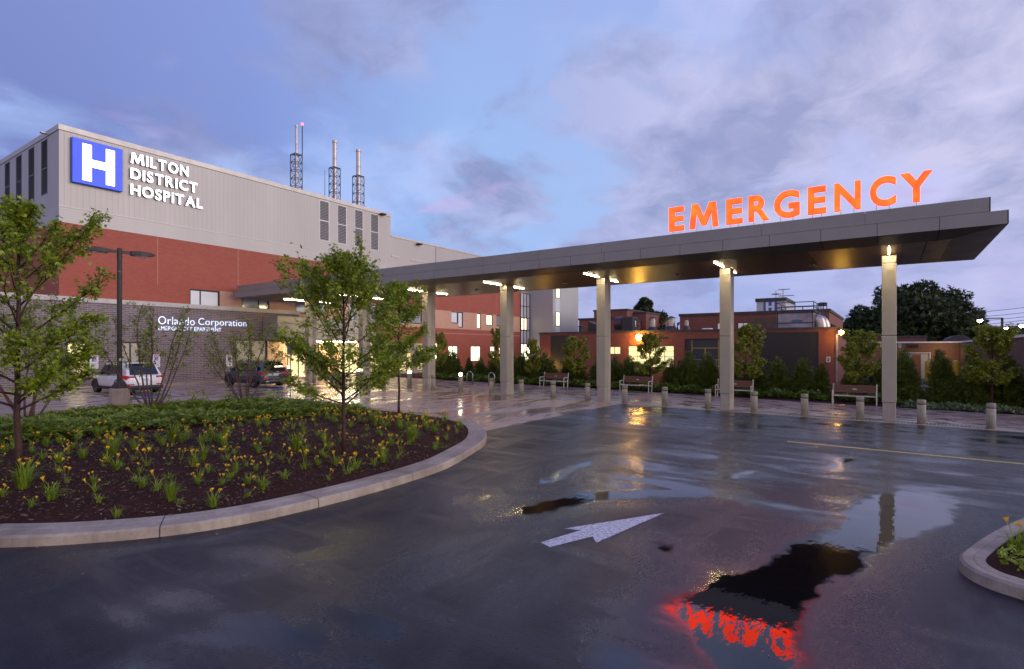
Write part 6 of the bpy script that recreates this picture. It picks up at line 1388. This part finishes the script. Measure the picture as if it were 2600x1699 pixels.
# junipers: a low feathery carpet across the back of the island
def inside(P, poly):
    return sdf(P[:, 0], P[:, 1], poly) > 0
JUN = smooth_closed([(.4, 15.5), (2.5, 17.4), (4.3, 18.6), (5.6, 17.9), (7.2, 18.5), (8.3, 17.6), (10.0, 17.9), (11.4, 16.9), (12.6, 17.3), (13.6, 16.2), (14.6, 16.9), (14.7, 19.2), (14.2, 21.2), (13.2, 22.7), (11.4, 23.75), (9.0, 24.1), (6.6, 23.8), (4.3, 22.8), (2.4, 21.1), (1.0, 18.6)])
def junipers():
    g = np.random.default_rng(9); n = 34000; P = np.stack([g.uniform(0, 15, n), g.uniform(15, 24.5, n), np.zeros(n)], -1); d = sdf(P[:, 0], P[:, 1], JUN); P, d = P[d > 0], d[d > 0]
    for x, y, q in ((5.9, 22.3, .6), (9.64, 23.0, .3), (8.92, 24.05, .35), (13.05, 22.6, .35)): k = (P[:, 0] - x) ** 2 + (P[:, 1] - y) ** 2 > q * q; P, d = P[k], d[k]
    n = len(P); x, y = P[:, 0], P[:, 1]
    hump = np.sin(x * 2.1 + 1.3 * np.sin(y * 1.7)) * np.sin(y * 2.4 + np.sin(x * 1.9)); lay = np.sin((x * .3 + y) * 7 + 2 * np.sin(x * 1.1))
    h = (.24 + .10 * hump + .05 * lay) * np.clip(d * 2.2 + .25, .25, 1) * np.sqrt(g.uniform(.15, 1, n)); P[:, 2] = SL * y + .14 + h
    az = np.where(g.random(n) < .5, 2.2 * np.sin(x * .9 + y * .7) + g.normal(0, .8, n), g.uniform(0, 6.28, n))
    D = np.stack([np.cos(az), np.sin(az), g.normal(.22, .20, n)], -1); N = g.normal(0, .28, (n, 3)) + (0, 0, 1); V, Fc = leaves(P, D, N, g.uniform(.14, .30, n), FROND)
    tag(np_mesh('juniper_ground_cover', V, Fc, M['juniper']), kind='stuff')
    # taller weeds along the back edge
    n = 420; t = g.random(n); xs = g.uniform(8.5, 14.5, n); P = np.stack([xs, 24.0 - np.clip(xs - 10, 0, 9) ** 1.7 * .13 + g.normal(0, .12, n), np.zeros(n)], -1); k = np.sin(P[:, 0] * 5) > -.2; P = P[k]; n = len(P); P[:, 2] = SL * P[:, 1] + .2 + g.uniform(0, .5, n)
    V, Fc = leaves(P, g.normal(0, .6, (n, 3)) + (0, 0, .7), g.normal(0, 1, (n, 3)), g.uniform(.08, .16, n), LEAF_OVAL); tag(np_mesh('back_edge_weeds', V, Fc, M['leaf']), kind='stuff')
junipers()
def chips():
    g = np.random.default_rng(12); n = 30000; P = np.stack([g.uniform(.5, 15.4, n), g.uniform(8.3, 18, n), np.zeros(n)], -1); P = P[sdf(P[:, 0], P[:, 1], ISL_IN) > .05]
    n2 = 700; Q = np.stack([g.uniform(7.5, 15, n2), g.uniform(-6, -.8, n2), np.zeros(n2)], -1); Q = Q[sdf(Q[:, 0], Q[:, 1], RISL_IN) > .05]
    P = np.concatenate([P, Q]); n = len(P); P[:, 2] = SL * P[:, 1] + .146 + g.uniform(0, .03, n); az = g.uniform(0, 6.28, n)
    V, Fc = leaves(P, np.stack([np.cos(az), np.sin(az), g.normal(0, .3, n)], -1), g.normal(0, .5, (n, 3)) + (0, 0, 1), g.gamma(1.6, .020, n) + .014, (np.array([(0, 0, 0), (-.12, .5, .05), (.14, .5, .05), (0, 1, 0)]), np.array([(0, 2, 3, 1)])))
    tag(np_mesh('mulch_chips', V, Fc, M['chips']), kind='stuff')
    # grit washed against the kerb
    n = 900; L = len(ISL); j = g.integers(0, L, n); P = np.array([ISL[k] for k in j]); Nx = np.array([ISL[(k + 1) % L] for k in j]); P = P + (Nx - P) * g.random((n, 1)); P = P[P[:, 1] < 12]
    ctr = np.array([8.0, 15.0]); o = unit(P - ctr); P = P + o * np.abs(g.normal(0, .10, (len(P), 1))); P = np.concatenate([P, (SL * P[:, 1] + .008)[:, None]], 1); n = len(P)
    V, Fc = leaves(P, np.stack([np.cos(g.uniform(0, 6.28, n)), np.sin(g.uniform(0, 6.28, n)), np.full(n, .2)], -1), g.normal(0, .5, (n, 3)) + (0, 0, 1), g.uniform(.008, .022, n), LEAF_KITE); tag(np_mesh('grit', V, Fc, M['chips_pale']), kind='stuff')
M['chips_pale'] = leafmat('grit_grain', (.10, .085, .07), (.42, .36, .30), .8, 0)
chips()

# day lilies: strappy clumps, each a thing of its own, with separate flowers
def blades(seed, n, L, w, m, spread=1.0, name='foliage'):
    g = np.random.default_rng(seed); V = []; Fc = []
    for i in range(n):
        az = g.uniform(0, 6.28); l = L * g.uniform(.6, 1.15); k = g.uniform(.25, 1.0) * spread; o = len(V); b = np.array([math.cos(az), math.sin(az)]); sd = np.array([-b[1], b[0]]); base = b * g.uniform(0, .05) + g.normal(0, .02, 2); tw = g.normal(0, .15)
        for s in range(6):
            t = s / 5; rr = l * (k * .62 * t ** 1.25); z = l * (1.05 * t - (.55 + .25 * k) * k * t ** 2.2); ww = w * (1 - t ** 2.2) * .5 + .0008
            c = base + b * rr + sd * tw * t * t * l
            V.append((c[0] - sd[0] * ww, c[1] - sd[1] * ww, max(.005, z))); V.append((c[0] + sd[0] * ww, c[1] + sd[1] * ww, max(.005, z) + ww * .5))
        Fc += [(o + 2 * s, o + 2 * s + 1, o + 2 * s + 3, o + 2 * s + 2) for s in range(5)]
    return np_mesh(name, np.array(V), np.array(Fc), m)
def flower(seed):
    """one open trumpet with six petals on its scape"""
    g = random.Random(seed); b = MB(); H = g.uniform(.24, .40); a = g.uniform(0, 6.28); k = g.uniform(.06, .20); top = Vector((math.cos(a) * k, math.sin(a) * k, H))
    b.path([(0, 0, .02), (top.x * .4, top.y * .4, H * .6), tuple(top)], .004, 4, mi=1)
    ax = Vector((math.cos(a) * .7, math.sin(a) * .7, .75)).normalized(); e1 = ax.cross(Vector((0, 0, 1))).normalized(); e2 = ax.cross(e1)
    for i in range(6):
        q = i * math.pi / 3; d = e1 * math.cos(q) + e2 * math.sin(q); s = ax.cross(d) ; S = .047
        p0 = top; p1 = top + ax * S * .55 + d * S * .22; p2 = top + ax * S * 1.0 + d * S * .55; p3 = top + ax * S * 1.12 + d * S * 1.0
        o = [tuple(p0), tuple(p1 - s * S * .20), tuple(p1 + s * S * .20), tuple(p2 - s * S * .26), tuple(p2 + s * S * .26), tuple(p3)]
        b.add(o, [(0, 2, 1), (1, 2, 4, 3), (3, 4, 5)])
    p = top - ax * .0 + Vector((-ax.y, ax.x, .3)) * .05; b.path([tuple(top - Vector((0, 0, .04))), tuple(p), tuple(p + ax * .045)], [.003, .007, .003], 4, mi=0)
    o = b.build('flower', [M['petal'], M['lily']]); return o
def lilies():
    R_ = random.Random(21); fol = [blades(100 + i, (34, 46, 26, 52, 18)[i], (.36, .42, .30, .40, .26)[i], .015, M['lily'], (1.25, 1.1, 1.4, 1.2, 1.3)[i]) for i in range(5)]; gra = [blades(120 + i, 70, .62, .014, M['grassy'], .95) for i in range(2)]
    flo = [flower(140 + i) for i in range(6)]
    for o in fol + gra + flo: C.objects.unlink(o)
    big = [(4.35, 9.75), (5.4, 14.9), (7.0, 15.6), (7.75, 15.1), (8.15, 11.9), (6.3, 12.6), (10.75, 10.6), (12.4, 13.9), (3.2, 12.6)]
    spots = [(x, y, 1) for x, y in big]
    def ok(x, y, dmin):
        if sdf(np.array([x]), np.array([y]), ISL_IN)[0] < .16: return False
        if sdf(np.array([x]), np.array([y]), JUN)[0] > -.12: return False
        if any((x - a) ** 2 + (y - b) ** 2 < .45 ** 2 for a, b in ((3.57, 14.4), (8.71, 10.84), (14.02, 14.44))): return False
        return all((x - a) ** 2 + (y - b) ** 2 < 0 or (x - a) ** 2 + (y - b) ** 2 > dmin * dmin for a, b, _ in spots)
    tries = 0
    while len(spots) < 262 and tries < 16000:
        tries += 1; x, y = R_.uniform(1.2, 15.3), R_.uniform(8.8, 18.6)
        dense = (x > 11.8 and y > 11.2) or (y > 14.8)
        if ok(x, y, .27 if dense else R_.uniform(.26, .52)): spots.append((x, y, 0))
    rows = {}
    out = []
    for x, y, bigf in spots:
        nf = 0 if bigf else R_.choice((0, 0, 1, 1, 2, 2, 3, 3, 4)) if not (x > 12 and y > 12) else R_.choice((2, 3, 4, 5, 5)); out.append((x, y, bigf, nf))
    NUM = {0: 'no flowers', 1: 'one yellow flower', 2: 'two yellow flowers', 3: 'three yellow flowers', 4: 'four yellow flowers', 5: 'five yellow flowers'}
    def zone(x, y):
        if x > 12 and y > 11.4: return 'at the island tip'
        e = sdf(np.array([x]), np.array([y]), ISL_IN)[0]
        if e < .8: return 'in the kerb row'
        if e < 2.0: return 'in the second row'
        if e < 3.6: return 'mid bed'
        if e < 5.4: return 'in the back half'
        return 'near the junipers'
    cnt = {}
    def ptx(x, y): return (.5631 * x - .8267 * y) / (.8264 * x + .563 * y)
    for x, y, bigf, nf in sorted(out, key=lambda q: ptx(q[0], q[1])):
        z = zone(x, y); key = (bigf, z, nf); cnt[key] = cnt.get(key, 0) + 1; w = WORDS[cnt[key] - 1] if cnt[key] <= len(WORDS) else 'last'
        name = 'ornamental_grass' if bigf else 'daylily'
        lab = f'{w} big bright green grassy clump from the left {z}' if bigf else f'daylily with {NUM[nf]} {z}, {w} such from the left'
        o = empty(name, (x, y, SL * y + .135), lab, 'plant', 'grassy clumps in the mulch' if bigf else 'daylilies in the mulch bed', R_.uniform(0, 6.28)); s = R_.uniform(.45, 1.0) * (1.15 if bigf else 1); o.scale = (s, s, s * R_.uniform(.9, 1.1))
        f = (R_.choice(gra) if bigf else R_.choice(fol)).copy(); C.objects.link(f); f.parent = o; f.name = 'foliage'
        for j in range(nf):
            q = R_.choice(flo).copy(); C.objects.link(q); q.parent = o; q.rotation_euler = (0, 0, j * 2.2 + R_.uniform(-.6, .6)); q.location = (R_.uniform(-.05, .05), R_.uniform(-.05, .05), R_.uniform(-.05, .03)); q.name = 'flower'
    # corner island at the lower right
    for j, (x, y, nf, lab) in enumerate(((9.55, -1.35, 1, 'daylily with one yellow flower on the corner island, nearer its tip'), (9.75, -1.55, 2, 'daylily with two yellow flowers on the corner island, at the frame edge'), (10.2, -1.75, 2, 'daylily with two yellow flowers, farthest back on the corner island'))):
        o = empty('daylily', (x, y, SL * y + .135), lab, 'plant', 'daylilies in the mulch bed', j); f = fol[j].copy(); C.objects.link(f); f.parent = o; f.name = 'foliage'
        for k in range(nf): q = flo[(j + k) % 6].copy(); C.objects.link(q); q.parent = o; q.rotation_euler = (0, 0, k * 2.6 + j); q.name = 'flower'
lilies()
g_ = np.random.default_rng(31); n = 7000; P = np.stack([g_.uniform(8.7, 12.5, n), g_.uniform(-4, -1.1, n), np.zeros(n)], -1); P = P[sdf(P[:, 0], P[:, 1], RISL_IN) > .12]; P = P[(np.sin(P[:, 0] * 5 + 1) * np.sin(P[:, 1] * 4.4) > -.1) | (P[:, 0] > 9.2)]; n = len(P); P[:, 2] = SL * P[:, 1] + .14 + g_.uniform(0, .14, n)
V, Fc = leaves(P, g_.normal(0, 1, (n, 3)) + (0, 0, .4), g_.normal(0, .5, (n, 3)) + (0, 0, 1), g_.uniform(.04, .10, n), LEAF_OVAL); tag(np_mesh('corner_ground_cover', V, Fc, M['leaf']), kind='stuff')
# a few low seedlings through the mulch
n = 1300; P = np.stack([g_.uniform(1, 15.2, n), g_.uniform(8.6, 17.5, n), np.zeros(n)], -1); c_ = np.stack([g_.uniform(1, 15.2, 90), g_.uniform(8.6, 17.5, 90)], -1); P[:, :2] = c_[g_.integers(0, 90, n)] + g_.normal(0, .11, (n, 2)); P = P[sdf(P[:, 0], P[:, 1], ISL_IN) > .05]; n = len(P); P[:, 2] = SL * P[:, 1] + .145 + g_.uniform(0, .06, n)
V, Fc = leaves(P, g_.normal(0, 1, (n, 3)) + (0, 0, .3), g_.normal(0, .4, (n, 3)) + (0, 0, 1), g_.uniform(.02, .055, n), LEAF_OVAL); tag(np_mesh('low_seedlings', V, Fc, M['leaf']), kind='stuff')

# far trees: clusters of leaf clumps on limbs
def far_tree(name, px, ptop, X, rad, zlo, label, seed, n=9000, size=.5, squash=1.0, cone=False):
    p = on_x(px, ptop, X); base = -1.0; H = p.z - base; root = empty(name, (X, p.y, base), label, 'tree'); g = np.random.default_rng(seed); t = Tree(seed); R_ = t.r
    t.w.path([(0, 0, 0), (.1, 0, H * .4), (0, .1, H * .8)], [rad * .07, rad * .05, rad * .01], 8); cl = []
    for i in range(46):
        if cone:
            f = i / 45; z = H * (zlo + (1 - zlo) * f); rr = rad * (1 - f) ** .8 * math.sqrt(R_.random()) + .15; a = R_.uniform(0, 6.28); c = Vector((rr * math.cos(a), rr * math.sin(a), z)); s = rad * (.30 * (1 - f) + .10)
        else:
            d = Vector((R_.gauss(0, 1), R_.gauss(0, 1), R_.gauss(0, 1))).normalized() * R_.uniform(.5, .88); hz = H * (1 - zlo) / 2; c = Vector((d.x * rad, d.y * rad, H * zlo + hz + d.z * hz * squash)); s = rad * R_.uniform(.20, .34)
        cl.append((c, s)); t.limb((0, 0, min(c.z * .6, H * .6)), c - Vector((0, 0, min(c.z * .6, H * .6))), (c - Vector((0, 0, min(c.z * .6, H * .6)))).length, rad * .02, rad * .004, 4, .0, .05, 4)
    t.w.build('trunk', M['bark'], root, True, world=False)
    j = g.integers(0, len(cl), n); Cn = np.array([tuple(c) for c, s in cl])[j]; S = np.array([s for c, s in cl])[j]; d = unit(g.normal(0, 1, (n, 3))); P = Cn + d * (S * g.uniform(.35, 1.05, n) ** .6)[:, None] * np.array([1, 1, .8])
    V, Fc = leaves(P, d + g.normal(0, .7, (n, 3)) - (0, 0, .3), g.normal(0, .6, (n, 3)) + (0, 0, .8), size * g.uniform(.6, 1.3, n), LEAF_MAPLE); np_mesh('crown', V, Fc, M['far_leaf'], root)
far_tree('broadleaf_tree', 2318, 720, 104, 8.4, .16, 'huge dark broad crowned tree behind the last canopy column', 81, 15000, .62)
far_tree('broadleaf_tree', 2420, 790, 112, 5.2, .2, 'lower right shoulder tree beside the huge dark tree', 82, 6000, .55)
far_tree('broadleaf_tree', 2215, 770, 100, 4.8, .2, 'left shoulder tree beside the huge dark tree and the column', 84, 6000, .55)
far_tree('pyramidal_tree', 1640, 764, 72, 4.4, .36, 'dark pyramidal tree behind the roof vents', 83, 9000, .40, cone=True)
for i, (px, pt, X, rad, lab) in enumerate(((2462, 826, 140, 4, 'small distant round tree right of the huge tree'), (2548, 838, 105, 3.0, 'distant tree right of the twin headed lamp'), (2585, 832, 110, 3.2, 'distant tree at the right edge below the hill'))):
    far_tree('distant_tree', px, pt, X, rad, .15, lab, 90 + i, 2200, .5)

# fallen petals and leaves on the wet road
n = 170; gq = np.random.default_rng(44); P = np.stack([np.concatenate([gq.uniform(2, 13, 120), gq.uniform(3, 16, 50)]), np.zeros(n), np.zeros(n)], -1); P[:120, 1] = 7.7 + (P[:120, 0] - 7) ** 2 * .028 - np.abs(gq.normal(0, .5, 120)); P[120:, 1] = gq.uniform(0, 7, 50); P[:, 2] = SL * P[:, 1] + .012
P = P[sdf(P[:, 0], P[:, 1], ISL) < -.02]; n = len(P); az = gq.uniform(0, 6.28, n)
V, Fc = leaves(P, np.stack([np.cos(az), np.sin(az), gq.uniform(0, .3, n)], -1), gq.normal(0, .3, (n, 3)) + (0, 0, 1), gq.uniform(.015, .045, n), LEAF_OVAL); tag(np_mesh('leaf_litter', V, Fc, M['litter']), kind='stuff')
